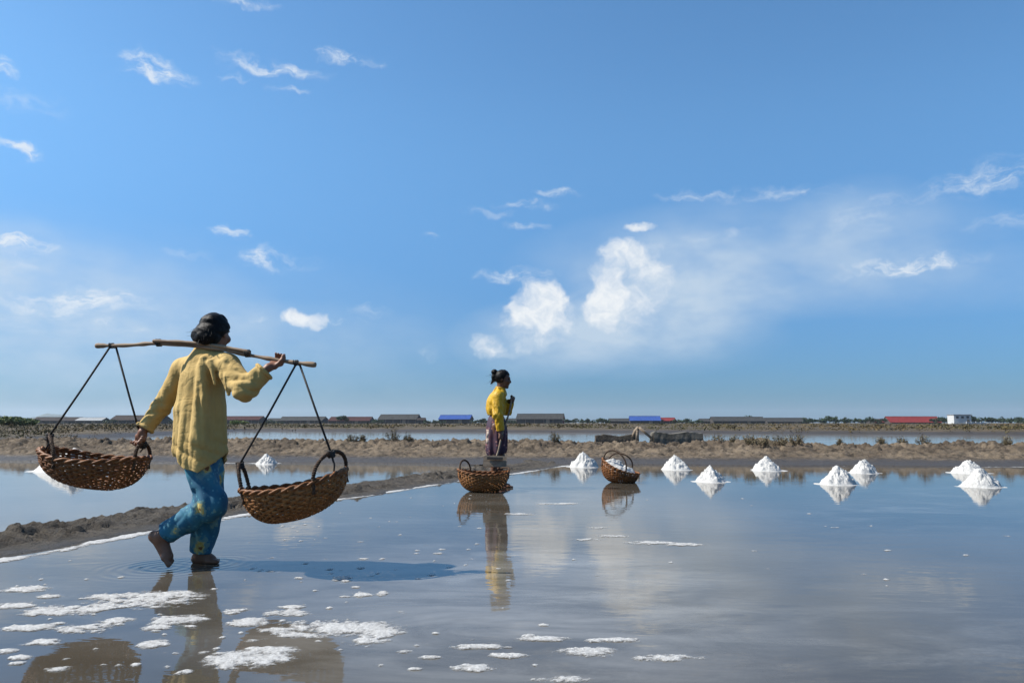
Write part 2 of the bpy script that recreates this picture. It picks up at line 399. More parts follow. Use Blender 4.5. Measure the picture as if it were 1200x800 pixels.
def floral():
    m, g, b = new_mat('floral_cloth')
    co = g.mapping(obj_co(g), rot=(.3, .2, .4))
    cw = g.vmath('ADD', co, g.vmath('MULTIPLY', g.vmath('SUBTRACT', g.node('ShaderNodeTexNoise').outputs['Color'], (.5, .5, .5)), (.0, .0, .0)))
    wn = g.node('ShaderNodeTexNoise'); g.put(wn.inputs['Vector'], co); wn.inputs['Scale'].default_value = 30; wn.inputs['Detail'].default_value = 2
    cw = g.vmath('ADD', co, g.vmath('MULTIPLY', g.vmath('SUBTRACT', wn.outputs['Color'], (.5, .5, .5)), (.065, .065, .065)))
    v = g.node('ShaderNodeTexVoronoi'); g.put(v.inputs['Vector'], cw); v.inputs['Scale'].default_value = 8.4; v.inputs['Randomness'].default_value = .8
    d = v.outputs['Distance']
    s = g.node('ShaderNodeSeparateColor'); g.put(s.inputs[0], v.outputs['Color'])
    pick = g.math('GREATER_THAN', s.outputs[0], .12)
    n = g.noise(co, 4.5, 3, .5)
    base = g.mix(g.step(n, .38, .62), (.010, .088, .155), (.022, .155, .225))
    v2 = g.node('ShaderNodeTexVoronoi'); g.put(v2.inputs['Vector'], co); v2.inputs['Scale'].default_value = 34
    base = g.mix(g.math('MULTIPLY', g.step(v2.outputs['Distance'], .2, .28, 1, 0), .5), base, (.10, .30, .33))
    halo = g.math('MULTIPLY', g.step(d, .36, .42, 1, 0), pick)
    pet = g.math('MULTIPLY', g.step(d, .25, .29, 1, 0), pick)
    ctr = g.math('MULTIPLY', g.step(d, .09, .13, 1, 0), pick)
    c = g.mix(g.math('MULTIPLY', halo, .45), base, (.22, .33, .22))
    petc = g.mix(g.step(g.noise(co, 40, 3), .4, .6), (.42, .27, .035), (.46, .40, .16)); c = g.mix(g.math('MULTIPLY', pet, .9), c, petc); c = g.mix(ctr, c, (.16, .06, .012))
    c = g.mix(g.math('MULTIPLY', g.step(g.noise(co, 13, 4, .6), .55, .68), .35), c, (.16, .27, .24))
    g.put(b.inputs['Base Color'], c); b.inputs['Roughness'].default_value = .8
    g.put(b.inputs['Normal'], g.bump(g.noise(co, 200, 2, .5), .2, .001))
floral()
def sarong():
    m, g, b = new_mat('sarong_cloth')
    co = obj_co(g)
    v = g.node('ShaderNodeTexVoronoi'); g.put(v.inputs['Vector'], co); v.inputs['Scale'].default_value = 22
    s = g.node('ShaderNodeSeparateColor'); g.put(s.inputs[0], v.outputs['Color'])
    c = g.mix(g.step(g.noise(co, 7, 3), .4, .6), (.055, .013, .024), (.030, .012, .030))
    c = g.mix(g.math('MULTIPLY', g.step(v.outputs['Distance'], .22, .34, 1, 0), g.math('GREATER_THAN', s.outputs[0], .45)), c, (.22, .08, .08))
    c = g.mix(g.math('MULTIPLY', g.step(v.outputs['Distance'], .10, .16, 1, 0), g.math('GREATER_THAN', s.outputs[1], .5)), c, (.36, .26, .20))
    g.put(b.inputs['Base Color'], c); b.inputs['Roughness'].default_value = .75
sarong()
M = MATS

# ================================================================== the setting
# the line along the water where the dike of the side pan meets the near pan
EDGE = np.array([(-5.2, -2.0), (-4.25, 1.5), (-3.17, 4.70), (-2.41, 7.11), (-0.75, 10.93), (0.45, 13.4), (1.15, 14.9)])
def edge_at(Y): return np.interp(Y, EDGE[:, 1], EDGE[:, 0])
def bund_base(X): return 15.05 - 0.095 * X

def flat(name, pts, z, mat):
    o = mesh_obj(name, [(x, y, z) for x, y in pts], [tuple(range(len(pts)))], mat, smooth=False); o['kind'] = 'structure'; return o
flat('ground', [(-3750, -600), (3750, -600), (3750, 5850), (-3750, 5850)], -0.30, M['base_soil'])
mid = [(x - .35, y + .1) for x, y in EDGE]
flat('pan_water', mid + [(1.7, 17.5), (60, 12.5), (60, -6), (-5.6, -6)], 0.0, M['pan_brine'])
flat('side_pan_water', [(x - .004, y) for x, y in mid[::-1]] + [(-5.6, -6), (-60, -6), (-60, 23), (1.5, 17.5)], -0.008, M['side_brine'])
flat('pond_water', [(-130, 18.5), (130, 4.5), (130, 140), (-130, 140)], -0.02, M['pond_brine'])

# the mud bank across the view, between the pans and the pond
def make_bund():
    xs = np.concatenate([np.linspace(-90, -21, 120)[:-1], np.linspace(-21, 21, 1000), np.linspace(21, 90, 120)[1:]])
    vs = np.linspace(-0.25, 6.0, 150)
    X, V = np.meshgrid(xs, vs, indexing='ij')
    ww = fbm2(X * .35, V * .5, 3, 5)
    Vw = V + .55 * ww
    crest = 0.275 + 0.05 * fbm2(X * .25, 0 * X, 3, 9) + .075 * sstep(-X, -5, 6) + .09 * np.exp(-((X - 5.6) / 1.0) ** 2)
    prof = np.interp(Vw, [-.6, -.1, .05, .9, 1.25, 1.5, 2.4, 3.1, 3.6, 4.4, 5.4, 6.4], [-.12, -.03, .02, .05, .09, .15, .25, .37, .40, .37, .02, -.25])
    Z = prof / .40 * np.where(Vw > 1.3, crest, .40)
    Z += 0.05 * fbm2(X * 1.7, V * 2.1, 5, 21) * sstep(V, .9, 1.6)
    wx, wv = X + .35 * fbm2(X * 2.3, V * 2.3, 3, 81), V + .30 * fbm2(X * 2.3 + 9, V * 2.3, 3, 82)
    w, h = worley2(wx * 2.6, wv * 3.2, 3)
    clod = sstep(.62 - w, 0, .35) * (h > .4) * h
    top = sstep(V, 2.2, 3.0) * (1 - sstep(V, 4.2, 5.0))
    Z += clod * (.060 * top + .018 * sstep(V, 1.2, 1.6))
    w2, h2 = worley2(wx * 6.3, wv * 6.5, 8)
    Z += sstep(.6 - w2, 0, .4) * .030 * h2 * (.25 * sstep(V, 1.0, 1.8) + .75 * top)
    rid = .5 - np.abs(fbm2(X * 2.2, V * 3.6, 4, 83, .6)) * 1.4
    Z += (np.clip(rid, 0, 1) - .3) * .07 * sstep(V, 1.1, 2.2) * (1 - sstep(V, 4.4, 5.2))
    Z += (.075 * fbm2(X * 8, V * 8, 5, 84, .7) + .05 * np.clip(fbm2(X * 3.3, V * 3.0, 4, 85, .6), 0, 1)) * top + .050 * fbm2(X * 9, V * 9, 4, 86, .72) * sstep(V, .9, 1.7)
    Z += .02 * fbm2(X * 6, V * 6, 3, 61) * sstep(V, .2, 1.0)
    Y = bund_base(X) + V
    o = mesh_obj('mud_bank', np.stack([X, Y, Z], 2).reshape(-1, 3), grid_faces(*X.shape), M['bund_mud']); o['kind'] = 'structure'
make_bund()

def make_dike():
    ss = np.linspace(-2.0, 15.3, 640); ts = np.linspace(-.12, 1.25, 60)
    S, T = np.meshgrid(ss, ts, indexing='ij')
    wob = .10 * fbm2(S * 1.1, 0 * S, 3, 4)
    Tw = T + wob + .10 * fbm2(S * 3, T * 3, 2, 40)
    Z = np.interp(Tw, [-.3, -.05, .03, .22, .38, .55, .75, .92, 1.05, 1.3], [-.06, -.02, .012, .022, .036, .050, .046, .026, -.005, -.06])
    band = sstep(Tw, .14, .34) * (1 - sstep(Tw, .8, 1.0)); patchy = sstep(fbm2(S * .9, T * 2, 3, 33), -.25, .2)
    sx, st = S + .14 * fbm2(S * 5, T * 5, 3, 34), T + .12 * fbm2(S * 5 + 4, T * 5, 3, 35)
    w, h = worley2(sx * 6.0, st * 6.5, 12)
    Z += sstep(.62 - w, 0, .4) * (h > .4) * h * .036 * band * patchy
    w2, h2 = worley2(sx * 13, st * 13, 15)
    Z += sstep(.6 - w2, 0, .4) * h2 * .022 * band * patchy + (.06 * fbm2(S * 7, T * 9, 5, 31, .68)) * (band * (.35 + .65 * patchy) + .08)
    X = edge_at(S) - T * .93; Y = S + T * .36
    o = mesh_obj('mud_dike', np.stack([X, Y, Z], 2).reshape(-1, 3), grid_faces(*X.shape), M['dike_mud']); o['kind'] = 'structure'
make_dike()

# flat land beyond the pond
POND = np.array([(-130, 24), (-18, 21.5), (-19.5, 33), (-22, 42), (-27, 77), (-8, 70), (6, 64), (20, 57), (34, 51), (60, 46), (130, 40), (130, 4), (-130, 14)], float)
def poly_sd(X, Y, P):
    d = np.full(X.shape, 1e9); ins = np.zeros(X.shape, bool)
    for i in range(len(P)):
        a, b = P[i], P[(i + 1) % len(P)]
        e = b - a; wx, wy = X - a[0], Y - a[1]
        t = np.clip((wx * e[0] + wy * e[1]) / (e @ e), 0, 1)
        d = np.minimum(d, np.hypot(wx - e[0] * t, wy - e[1] * t))
        c = ((a[1] <= Y) != (b[1] <= Y)) & (X < (b[0] - a[0]) * (Y - a[1]) / (b[1] - a[1] + 1e-12) + a[0])
        ins ^= c
    return np.where(ins, -d, d)
def far_height(X, Y):
    sdv = poly_sd(X, Y, POND) + 1.2 * fbm2(X * .25, Y * .25, 3, 71)
    z = -.12 + .40 * sstep(sdv, -.5, 2.5) + sstep(sdv, 0, 4) * (.10 * fbm2(X * .6, Y * .3, 4, 72) + .10 * fbm2(X * .07, Y * .05, 3, 73))
    return z
def make_far():
    r = np.linspace(-1.05, 1.05, 520); ys = np.concatenate([np.linspace(20.5, 100, 170), np.geomspace(101, 1500, 90)])
    Rr, Y = np.meshgrid(r, ys, indexing='ij'); X = Rr * Y
    Z = far_height(X, Y)
    o = mesh_obj('far_land', np.stack([X, Y, Z], 2).reshape(-1, 3), grid_faces(*X.shape), M['far_soil']); o['kind'] = 'structure'
make_far()

# low scrub that covers the far land
def leaf_quads(P, size, rng, droop=.5):
    n = len(P)
    a = rng.normal(size=(n, 3)); a /= np.linalg.norm(a, axis=1, keepdims=True)
    b = rng.normal(size=(n, 3)); b -= a * (a * b).sum(1, keepdims=True); b /= np.linalg.norm(b, axis=1, keepdims=True)
    s = np.asarray(size).reshape(-1, 1) * rng.uniform(.6, 1.3, (n, 1))
    V = np.stack([P - a * s, P - b * s * .45, P + a * s, P + b * s * .45], 1).reshape(-1, 3)
    return V, np.arange(n * 4).reshape(-1, 4)
def make_scrub():
    rng = np.random.default_rng(4)
    n = 15000
    Y = np.exp(rng.uniform(np.log(24), np.log(330), n)); X = rng.uniform(-.80, .80, n) * Y
    keep = (poly_sd(X, Y, POND) > 1.0) & (vnoise2(X * .12, Y * .06, 3) > -.18); X, Y = X[keep], Y[keep]
    Z = far_height(X, Y)
    k = 9
    hgt = (.08 + .34 * rng.random(len(X)) ** 2) * np.clip(Y / 90, .5, 1.0)
    P = np.repeat(np.stack([X, Y, Z], 1), k, 0); hh = np.repeat(hgt, k)
    P += rng.normal(size=P.shape) * np.stack([hh * .9, hh * .9, hh * 0], 1); P[:, 2] += hh * rng.random(len(hh))
    V, Fq = leaf_quads(P, hh * .42, rng)
    o = mesh_obj('scrub', V, Fq, M['scrub_leaf'], smooth=False)
    tag(o, 'low brown and olive scrub covering the flat land beyond the pond', 'scrub', kind='stuff')
make_scrub()

# hill far away on the left
def make_hill():
    n = 48; xs = np.linspace(-1, 1, n); X, Y = np.meshgrid(xs, xs, indexing='ij')
    rr = np.hypot(X, Y)
    Z = np.clip(1 - rr, 0, 1) ** 1.3 * (1 + .35 * fbm2(X * 3, Y * 3, 4, 2)) + .25 * np.exp(-((X - .45) ** 2 + Y ** 2) * 14)
    P = np.stack([X * 210 - 3080, Y * 300 + 4950, Z * 62 - .5], 2)
    o = mesh_obj('hill', P.reshape(-1, 3), grid_faces(n, n), M['dark_leaf']); o['kind'] = 'structure'
make_hill()

# ------------------------------------------------------------------ salt
def make_crust():
    rng = np.random.default_rng(11)
    V, Fs, base = [], [], 0
    patches = [(165,702,58,9),(130,700,30,5),(200,697,30,5),(75,715,42,6),(110,712,25,5),(60,698,16,3),(30,690,24,4),(15,709,22,4),(100,736,30,6),(130,728,22,5),(35,735,26,4),(50,752,20,4),
               (205,727,30,6),(185,735,14,4),(338,718,32,4),(290,729,20,5.5),(345,744,36,5),(320,738,20,4),(400,735,60,9),(445,738,26,9),(430,751,30,5),(285,772,42,10),(320,762,30,6),(330,770,18,5),
               (180,755,17,5),(217,787,9,3),(425,697,12,3.5),(345,711,14,2),(275,716,12,3),(470,717,8,3),(400,677,10,3),(405,681,6,2.5),(448,695,6,3),(560,782,26,4),(690,764,32,5),(560,757,24,3),(640,748,26,3),
               (655,796,32,4),(780,771,34,4),(600,768,20,2.5),(720,750,26,2.5),(8,762,14,3),(25,770,12,3),(70,783,12,3),(40,719,10,3),(505,770,14,2),
               (760,636,26,2),(800,638,22,1.5),(720,628,18,1.2),(690,632,20,1.2),(655,590,22,1),(610,602,16,1),(700,618,12,1)]
    sp = []
    for (px, py, rx, ry) in patches:
        c = ground(px, py); sp.append((c.x, c.y, 1.10 * rx * c.y / F_PX, 1.0 * ry * c.y ** 2 / (F_PX * HC), 1.0))
    for i in range(230):
        px, py = rng.uniform(0, 640), rng.uniform(588, 790)
        if i < 90: px, py = rng.uniform(230, 560), rng.uniform(575, 690)
        c = ground(px, py)
        if c.x < edge_at(c.y) + .1: continue
        r = rng.uniform(.005, .016) * (1.7 if rng.random() < .12 else 1)
        sp.append((c.x, c.y, r * rng.uniform(1, 1.8), r * rng.uniform(.8, 1.4), .8))
    for i in range(28):
        px, py = rng.uniform(560, 1250), rng.uniform(572, 690); c = ground(px, py)
        r = rng.uniform(.006, .018); sp.append((c.x, c.y, r * rng.uniform(1, 3), r, .7))
    def tile(x0, x1, y0, y1, hx, hy, fn, seed):
        nonlocal base
        xs = np.arange(x0, x1, hx); ys = np.arange(y0, y1, hy)
        X, Y = np.meshgrid(xs, ys, indexing='ij'); Fd = fn(X, Y, xs, ys)
        g = fbm2(X * 16, Y * 24, 5, 90, .68); Fd = np.where(Fd > -1, Fd * .95 + g * .85 + .6 * fbm2(X * 4, Y * 8, 3, 95) + .55 * vnoise2(X * 42, Y * 55, 96) + .5 * vnoise2(X * 85, Y * 95, 97) + .08, Fd)
        ins = Fd > 0
        cell = ins[:-1, :-1] | ins[1:, :-1] | ins[:-1, 1:] | ins[1:, 1:]
        gr = vnoise2(X * 70, Y * 70, 7) + .6 * vnoise2(X * 150, Y * 150, 8)
        Z = np.where(ins, .0006 + .0048 * np.clip(Fd, 0, 1.0) + .0028 * np.clip(gr + .1, -.1, 1) * np.clip(Fd * 2, 0, 1), -.0004)
        fi = grid_faces(len(xs), len(ys))[cell.ravel()]
        used = np.unique(fi); mp = np.zeros(X.size, int); mp[used] = np.arange(len(used))
        V.append(np.stack([X, Y, Z], 2).reshape(-1, 3)[used]); Fs.append(mp[fi] + base); base += len(used)
    def patch_field(X, Y, xs, ys):
        Fd = np.full(X.shape, -2.0)
        for (cx, cy, rx, ry, a) in sp:
            i0, i1 = np.searchsorted(xs, [cx - rx * 2, cx + rx * 2]); j0, j1 = np.searchsorted(ys, [cy - ry * 2, cy + ry * 2])
            if i1 <= i0 or j1 <= j0: continue
            s = np.s_[i0:i1, j0:j1]
            q = ((X[s] - cx) / rx) ** 2 + ((Y[s] - cy) / ry) ** 2
            Fd[s] = np.maximum(Fd[s], a * (.85 - q))
        return Fd
    tile(-3.4, 3.2, 2.1, 4.2, .0075, .010, patch_field, 1)
    tile(-4.2, 6.0, 4.2, 9.5, .014, .022, patch_field, 2)
    def edge_field(X, Y, xs, ys):
        t = X - edge_at(Y)
        wob = .12 * fbm2(Y * 1.2, X * 1.2, 3, 44)
        return np.where(np.abs(t) < .5, 1.0 - ((t - .03 + wob) / (.085 + .06 * vnoise2(Y * .8, 0 * Y, 5))) ** 2 - .9 * sstep(vnoise2(Y * 1.3, X, 14), -.05, .25) - .5 * sstep(vnoise2(Y * 5, X * 3, 19), 0, .3), -2)
    for y0 in np.arange(-1, 14.8, 1.0):
        e = edge_at(y0 + .5); tile(e - 1.0, e + 1.0, y0, y0 + 1.02, .02, .02, edge_field, 3)
    def bund_field(X, Y, xs, ys):
        v = Y - bund_base(X) - .05 + .35 * fbm2(X * .5, 0 * X, 3, 46)
        return np.where(np.abs(v) < .8, .9 - (v / (.13 + .12 * vnoise2(X * .6, 0 * X, 15))) ** 2 - 1.3 * (vnoise2(X * .5, 0 * X, 16) > .02) - .5 * (vnoise2(X * 2.3, 0 * X, 17) > .1), -2)
    for x0 in np.arange(-15, 15, 1.0):
        yb = bund_base(x0 + .5); tile(x0, x0 + 1.04, yb - .9, yb + .9, .04, .03, bund_field, 4)
    Va = np.concatenate(V); 
    # crust on the banks lies on their foot
    o = mesh_obj('salt_crust', Va, np.concatenate(Fs), M['wet_salt'], smooth=False)
    tag(o, 'thin white salt crust lying in patches and along the banks of the pan', 'salt crust', kind='stuff')
make_crust()

def salt_pile(X, Y, rad, h, seed, label, z=0.0, ap=1.28, name='salt_pile', grp='salt piles in the pans'):
    rng = np.random.default_rng(seed)
    nr, na = 56, 128
    rr = np.linspace(0, 1, nr) ** .9; aa = np.linspace(0, 2 * np.pi, na, endpoint=False)
    Rg, A = np.meshgrid(rr * rad * ap, aa, indexing='ij')
    x, y = Rg * np.cos(A), Rg * np.sin(A)
    q = Rg / (rad * (1 + .16 * np.sin(A * 2 + seed) * .5 + .22 * fbm2(np.cos(A) * 1.6 + seed * 3.1, np.sin(A) * 1.6, 2, seed)))
    ox, oy = .12 * rad * math.sin(seed * 1.7), .1 * rad * math.cos(seed)
    q2 = q * (1 + .25 * (ox * np.cos(A) + oy * np.sin(A)) / rad * 4 * np.exp(-q)); cone = h * (1 - np.sqrt(q2 ** 2 + .014 + .02 * math.sin(seed * 3.3) ** 2)) 
    Z = np.where(cone > 0, cone, cone * .04)
    Z = np.maximum(cone, .010 * (1.3 - q / ap * 1.45 + .8 * fbm2(x * 6 / rad * .4 + seed, y * 3, 3, seed + 5)))
    up = np.clip(cone / h * 6, 0, 1)
    w, hh = worley2(x * 13 + seed * 2.3, y * 13 + .4, seed); 
    Z += up * (.045 * fbm2(x * 8 + seed, y * 8, 4, seed + 9, .6) + .050 * np.clip(.6 - w, 0, 1) * hh)
    w, hh = worley2(x * 30 + seed, y * 30, seed + 3); Z += up * .040 * np.clip(.55 - w, 0, 1) * hh
    x = x + up * .02 * fbm2(x * 14, y * 14 + 3, 2, seed + 20) ; y = y + up * .02 * fbm2(x * 14 + 9, y * 14, 2, seed + 21)
    Z[-1, :] = -.02
    P = np.stack([x, y, Z], 2)
    i, j = np.meshgrid(np.arange(nr - 1), np.arange(na), indexing='ij'); j2 = (j + 1) % na
    Fq = np.stack([i * na + j, (i + 1) * na + j, (i + 1) * na + j2, i * na + j2], 2).reshape(-1, 4)
    o = mesh_obj(name, P.reshape(-1, 3), Fq, M['salt'], smooth=False); o.location = (X, Y, z)
    tag(o, label, 'salt pile', grp); return o
PILES = [(683, 547, 15.5, 15.5, 'white salt pile half hidden behind the basket heaped with salt'),
         (791, 550, 16, 17, 'cone of white salt near the mud bank, first one right of the salt basket'),
         (832, 564, 20, 19, 'white salt cone standing alone nearer the camera right of the salt basket'),
         (898, 551, 18, 15, 'small white salt cone before the shrubby rise of the mud bank'),
         (982, 567, 20.5, 21, 'near one of the two overlapping salt cones under the red roof'),
         (1012, 554, 17, 17, 'far one of the two overlapping salt cones under the red roof'),
         (1136, 554, 18, 15, 'far one of the two salt cones at the right edge'),
         (1149, 570, 22, 20, 'near one of the two salt cones at the right edge')]
for i, (px, py, rw, hp, lab) in enumerate(PILES):
    c = ground(px, py); s = c.y / F_PX
    salt_pile(c.x, c.y, rw * s * (1.0 + .08 * math.sin(i * 2.3)), hp * s * (1.10 + .06 * math.cos(i * 1.9)), 3 + i * 7, lab)
c = ground(312, 543); salt_pile(c.x, c.y, 13 * c.y / F_PX, 14 * c.y / F_PX, 91, 'little salt pile in the side pan below the mud bank, behind the carrier', z=-.008)
c = ground(86, 551); salt_pile(c.x, c.y, 40 * c.y / F_PX, 27 * c.y / F_PX, 97, 'broad salt pile in the side pan hidden behind the left hanging basket', z=-.008)

# ================================================================== sheds beyond the pond
def shed(px0, px1, ytop, yeave, Y, roof, label, depth=11.0, yaw=0.0, wall='plank_wall', gable_mat=None, cat='shed', door=True):
    Y *= 1.45; s = Y / F_PX; yeave -= .9; yaw = -yaw * 1.4
    xc = (px0 + px1) / 2; c = at(xc, 497, Y); z0 = float(far_height(np.array([c.x]), np.array([c.y]))[0])
    W = (px1 - px0) * s * .97; H = at(xc, ytop, Y).z - z0; E = at(xc, yeave, Y).z - z0
    t = empty('storage_shed', (c.x, c.y, z0), yaw); tag(t, label, cat, 'storage sheds across the pond')
    w, d = W / 2, depth / 2; ov = .35; th = .14
    m = MB(); m.box((0, -d + .3, E / 2), (W - .6, .2, E)); m.build('wall', M[wall], t, False)
    m = MB(); m.box((0, d - .3, E / 2), (W - .6, .2, E)); m.build('wall', M[wall], t, False)
    for sx in (-1, 1):
        m = MB(); x0 = sx * (w - .3); x1 = sx * (w - .5)
        prof = [(-d + .4, -.2), (d - .4, -.2), (d - .4, E), (0, H - th * 1.2), (-d + .4, E)]
        n = len(prof); vs = [(x0, y, z) for y, z in prof] + [(x1, y, z) for y, z in prof]
        m.add(vs, [tuple(range(n)), tuple(range(2 * n - 1, n - 1, -1))] + [(i, i + n, (i + 1) % n + n, (i + 1) % n) for i in range(n)])
        m.build('gable_wall', M[gable_mat or wall], t, False)
    for sy in (-1, 1):
        m = MB(); slope = (H - E) / d
        ye, ze = sy * (d + ov), E - slope * ov
        vs = [(-w, 0, H), (w, 0, H), (w, ye, ze), (-w, ye, ze)]; vs += [(x, y, z - th) for x, y, z in vs]
        m.add(vs, [(0, 1, 2, 3), (7, 6, 5, 4), (0, 4, 5, 1), (1, 5, 6, 2), (2, 6, 7, 3), (3, 7, 4, 0)])
        m.build('roof_slope', M[roof], t, False)
    m = MB(); m.box((0, 0, H + .04), (W + .1, .35, .12)); m.build('ridge_cap', M[roof], t, False)
    for k in range(max(2, int(W / 5)) + 1):
        m = MB(); m.box((-w + .5 + k * (W - 1) / max(2, int(W / 5)), -d + .15, E / 2), (.18, .1, E)); m.build('post', M['grey_wood'], t, False)
    if door:
        m = MB(); m.box((W * .18, -d + .17, E * .42), (2.2, .06, E * .84)); m.build('door', M['grey_wood'], t, False)
    return t
SHEDS = [(42, 97, 488.6, 493.4, 330, 'roof_brown', 'low dark brown shed at far left under the blue hill', {}),
         (93, 125, 489.0, 493.2, 322, 'roof_pale', 'small shed with pale sheet roof behind the left hanging basket', {}),
         (131, 199, 486.5, 492.6, 310, 'roof_brown', 'brown roofed shed behind the carrier and her left arm', dict(yaw=.12)),
         (262, 311, 487.5, 492.4, 330, 'roof_maroon', 'dull red roofed shed just right of the carrier', dict(yaw=.12)),
         (314, 332, 490.0, 493.6, 350, 'roof_grey', 'tiny grey shed beside the left rope of the right basket', {}),
         (328, 384, 488.0, 493.2, 340, 'roof_grey', 'grey roofed shed seen between the ropes of the right basket', dict(yaw=.12)),
         (386, 438, 488.2, 493.4, 335, 'roof_maroon', 'dark red roofed shed with a round tree in front', dict(yaw=.1)),
         (444, 493, 485.4, 491.8, 325, 'roof_grey', 'tall grey roofed shed midway between the two workers', dict(yaw=.15)),
         (489, 499, 489.4, 492.6, 318, 'roof_brown', 'tiny brown shed leaning at the end of the tall grey one', dict(depth=5, door=False)),
         (515, 554, 486.0, 491.6, 320, 'roof_blue', 'bright blue roofed shed left of the standing worker', dict(yaw=.12)),
         (592, 608, 490.2, 494.0, 345, 'roof_grey', 'low grey shed right behind the standing worker', dict(door=False)),
         (605, 662, 484.6, 491.4, 315, 'roof_grey', 'long grey roofed shed with red gable right of the standing worker', dict(yaw=.14, gable_mat='roof_red')),
         (713, 739, 490.2, 494.0, 330, 'roof_grey', 'low grey shed touching the long blue roof', dict(door=False)),
         (737, 774, 487.3, 493.2, 320, 'roof_blue', 'blue roofed shed joined to a small red one, above the salt piles', dict(yaw=.08)),
         (774, 791, 489.2, 493.6, 322, 'roof_red', 'small red roofed shed at the end of the blue one', dict(door=False)),
         (819, 834, 490.4, 494.2, 330, 'roof_grey', 'short low grey shed at the left end of a long one', dict(door=False)),
         (832, 895, 488.2, 493.8, 325, 'roof_grey', 'long grey shed above the shrubby rise of the mud bank', {}),
         (895, 946, 489.4, 494.6, 335, 'roof_grey', 'long pale grey shed left of the dark tree line', {}),
         (1019, 1040, 490.8, 495.0, 320, 'roof_red', 'low red shed at the left end of the long red roof', dict(door=False)),
         (1037, 1099, 487.8, 495.2, 315, 'roof_red', 'long bright red roofed shed on the right', {})]
for (a, b, yt, ye, Y, rf, lab, kw) in SHEDS: shed(a, b, yt, ye, Y, rf, lab, **kw)
def white_house():
    Y = 330; s = Y / F_PX; c = at(1124.5, 497, Y)
    t = empty('white_house', (c.x, c.y, .25), -.1); tag(t, 'small white flat roofed house among trees right of the long red roof', 'house')
    W = 19 * s; Hh = at(1124, 486, Y).z - .25
    m = MB(); m.box((0, 0, Hh / 2), (W, 6, Hh)); m.build('wall', M['white_wall'], t, False)
    m = MB(); m.box((0, 0, Hh + .1), (W + .5, 6.5, .2)); m.build('roof', M['roof_pale'], t, False)
    for k in range(3):
        f = MB(); f.box((-W * .30 + k * W * .30, -3.03, Hh * .74), (1.1, .08, .95)); f = f.build('window', M['dark_pane'], t, False)
        g = MB(); g.box((-W * .30 + k * W * .30, -3.06, Hh * .74 - .55), (1.3, .16, .1)); g.build('sill', M['white_wall'], f, False)
    m = MB(); m.box((W * .32, -3.03, 1.0), (1.0, .08, 2.0)); m.build('door', M['grey_wood'], t, False)
    c = at(1144, 497, 300)
    m = MB(); W2 = 22 * 300 / F_PX; m.box((0, 0, .45), (W2, .22, .9)); o = m.build('boundary_wall', M['white_wall'], None, False); o.location = (c.x, c.y, .15)
    for k in range(5):
        m = MB(); m.box((-W2 / 2 + k * W2 / 4, 0, .55), (.32, .34, 1.15)); m.build('pier', M['white_wall'], o, False)
    tag(o, 'low white wall in front of the trees beside the white house', 'wall')
white_house()

# ================================================================== trees and shrubs
def crown_points(rng, n, rx, ry, rz, lobes=9):
    c = rng.normal(size=(lobes, 3)); c /= np.linalg.norm(c, axis=1, keepdims=True); c *= rng.uniform(.25, .75, (lobes, 1))
    r = rng.uniform(.28, .5, lobes)
    k = rng.integers(0, lobes, n); d = rng.normal(size=(n, 3)); d /= np.linalg.norm(d, axis=1, keepdims=True)
    P = c[k] + d * (r[k] * rng.uniform(.55, 1.05, n))[:, None]
    return P * np.array([rx, ry, rz])
def tree(name, X, Y, H, Wd, seed, mat, label, cat='tree', group=None, n=420, leaf=.45, base=None):
    rng = np.random.default_rng(seed)
    z0 = float(far_height(np.array([X]), np.array([Y]))[0]) if base is None else base
    t = empty(name, (X, Y, z0)); tag(t, label, cat, group)
    P = crown_points(rng, n, Wd / 2, Wd / 2, H * (.38 if cat == 'tree' else .52)); P[:, 2] += H * (.60 if cat == 'tree' else .44)
    P[:, 2] = np.maximum(P[:, 2], .08 * H)
    V, Fq = leaf_quads(P, np.full(n, leaf), rng)
    mesh_obj('crown', V, Fq, M[mat], t, False)
    m = MB(); top = (rng.uniform(-.1, .1) * Wd, 0, H * .62)
    m.tube([(0, 0, -.2), (top[0] * .4, 0, H * .3), top], [H * .035, H * .026, H * .012], 7)
    for k in range(5):
        a = rng.uniform(0, 6.28); z = H * rng.uniform(.25, .5)
        m.tube([(top[0] * .4, 0, z), (math.cos(a) * Wd * .16, math.sin(a) * Wd * .16, z + H * .14), (math.cos(a) * Wd * .3, math.sin(a) * Wd * .3, z + H * .25)], [H * .014, H * .01, H * .004], 5)
    m.build('trunk', M['bark'], t)
    return t
def tree_px(px, ytop, wpx, Y, seed, mat, label, **kw):
    c = at(px, 497, Y); H = at(px, ytop, Y).z - .25
    tree(kw.pop('name', 'tree'), c.x, Y, H, wpx * Y / F_PX, seed, mat, label, **kw)
tree_px(402, 486.0, 15, 300, 1, 'dark_leaf', 'round dark tree in front of the dark red roofed shed')
tree_px(1160, 488.5, 14, 340, 2, 'dark_leaf', 'dark tree just right of the white house')
tree_px(1139, 485.6, 9, 350, 3, 'dark_leaf', 'tall narrow tree rising behind the white house')
tree_px(972, 487.0, 15, 380, 4, 'dark_leaf', 'tallest dark tree of the line between grey shed and red roof')
tree_px(705, 488.0, 16, 380, 5, 'dark_leaf', 'dark tree at the right end of the line left of the blue roof')
tree_px(879, 485.5, 13, 520, 6, 'dark_leaf', 'dark tree top showing over the long grey shed')
tree_px(22, 484.5, 54, 120, 7, 'green_leaf', 'big green bush at the far left edge beyond the bank', name='bush', cat='bush', n=3000, leaf=.30)
tree_px(-14, 487.5, 30, 115, 17, 'green_leaf', 'second green bush cut by the left edge of the picture', name='bush', cat='bush', n=1800, leaf=.30)
tree_px(280, 491.5, 26, 150, 8, 'green_leaf', 'low green bush right of the carrier before the dull red shed', name='bush', cat='bush', n=700, leaf=.22)
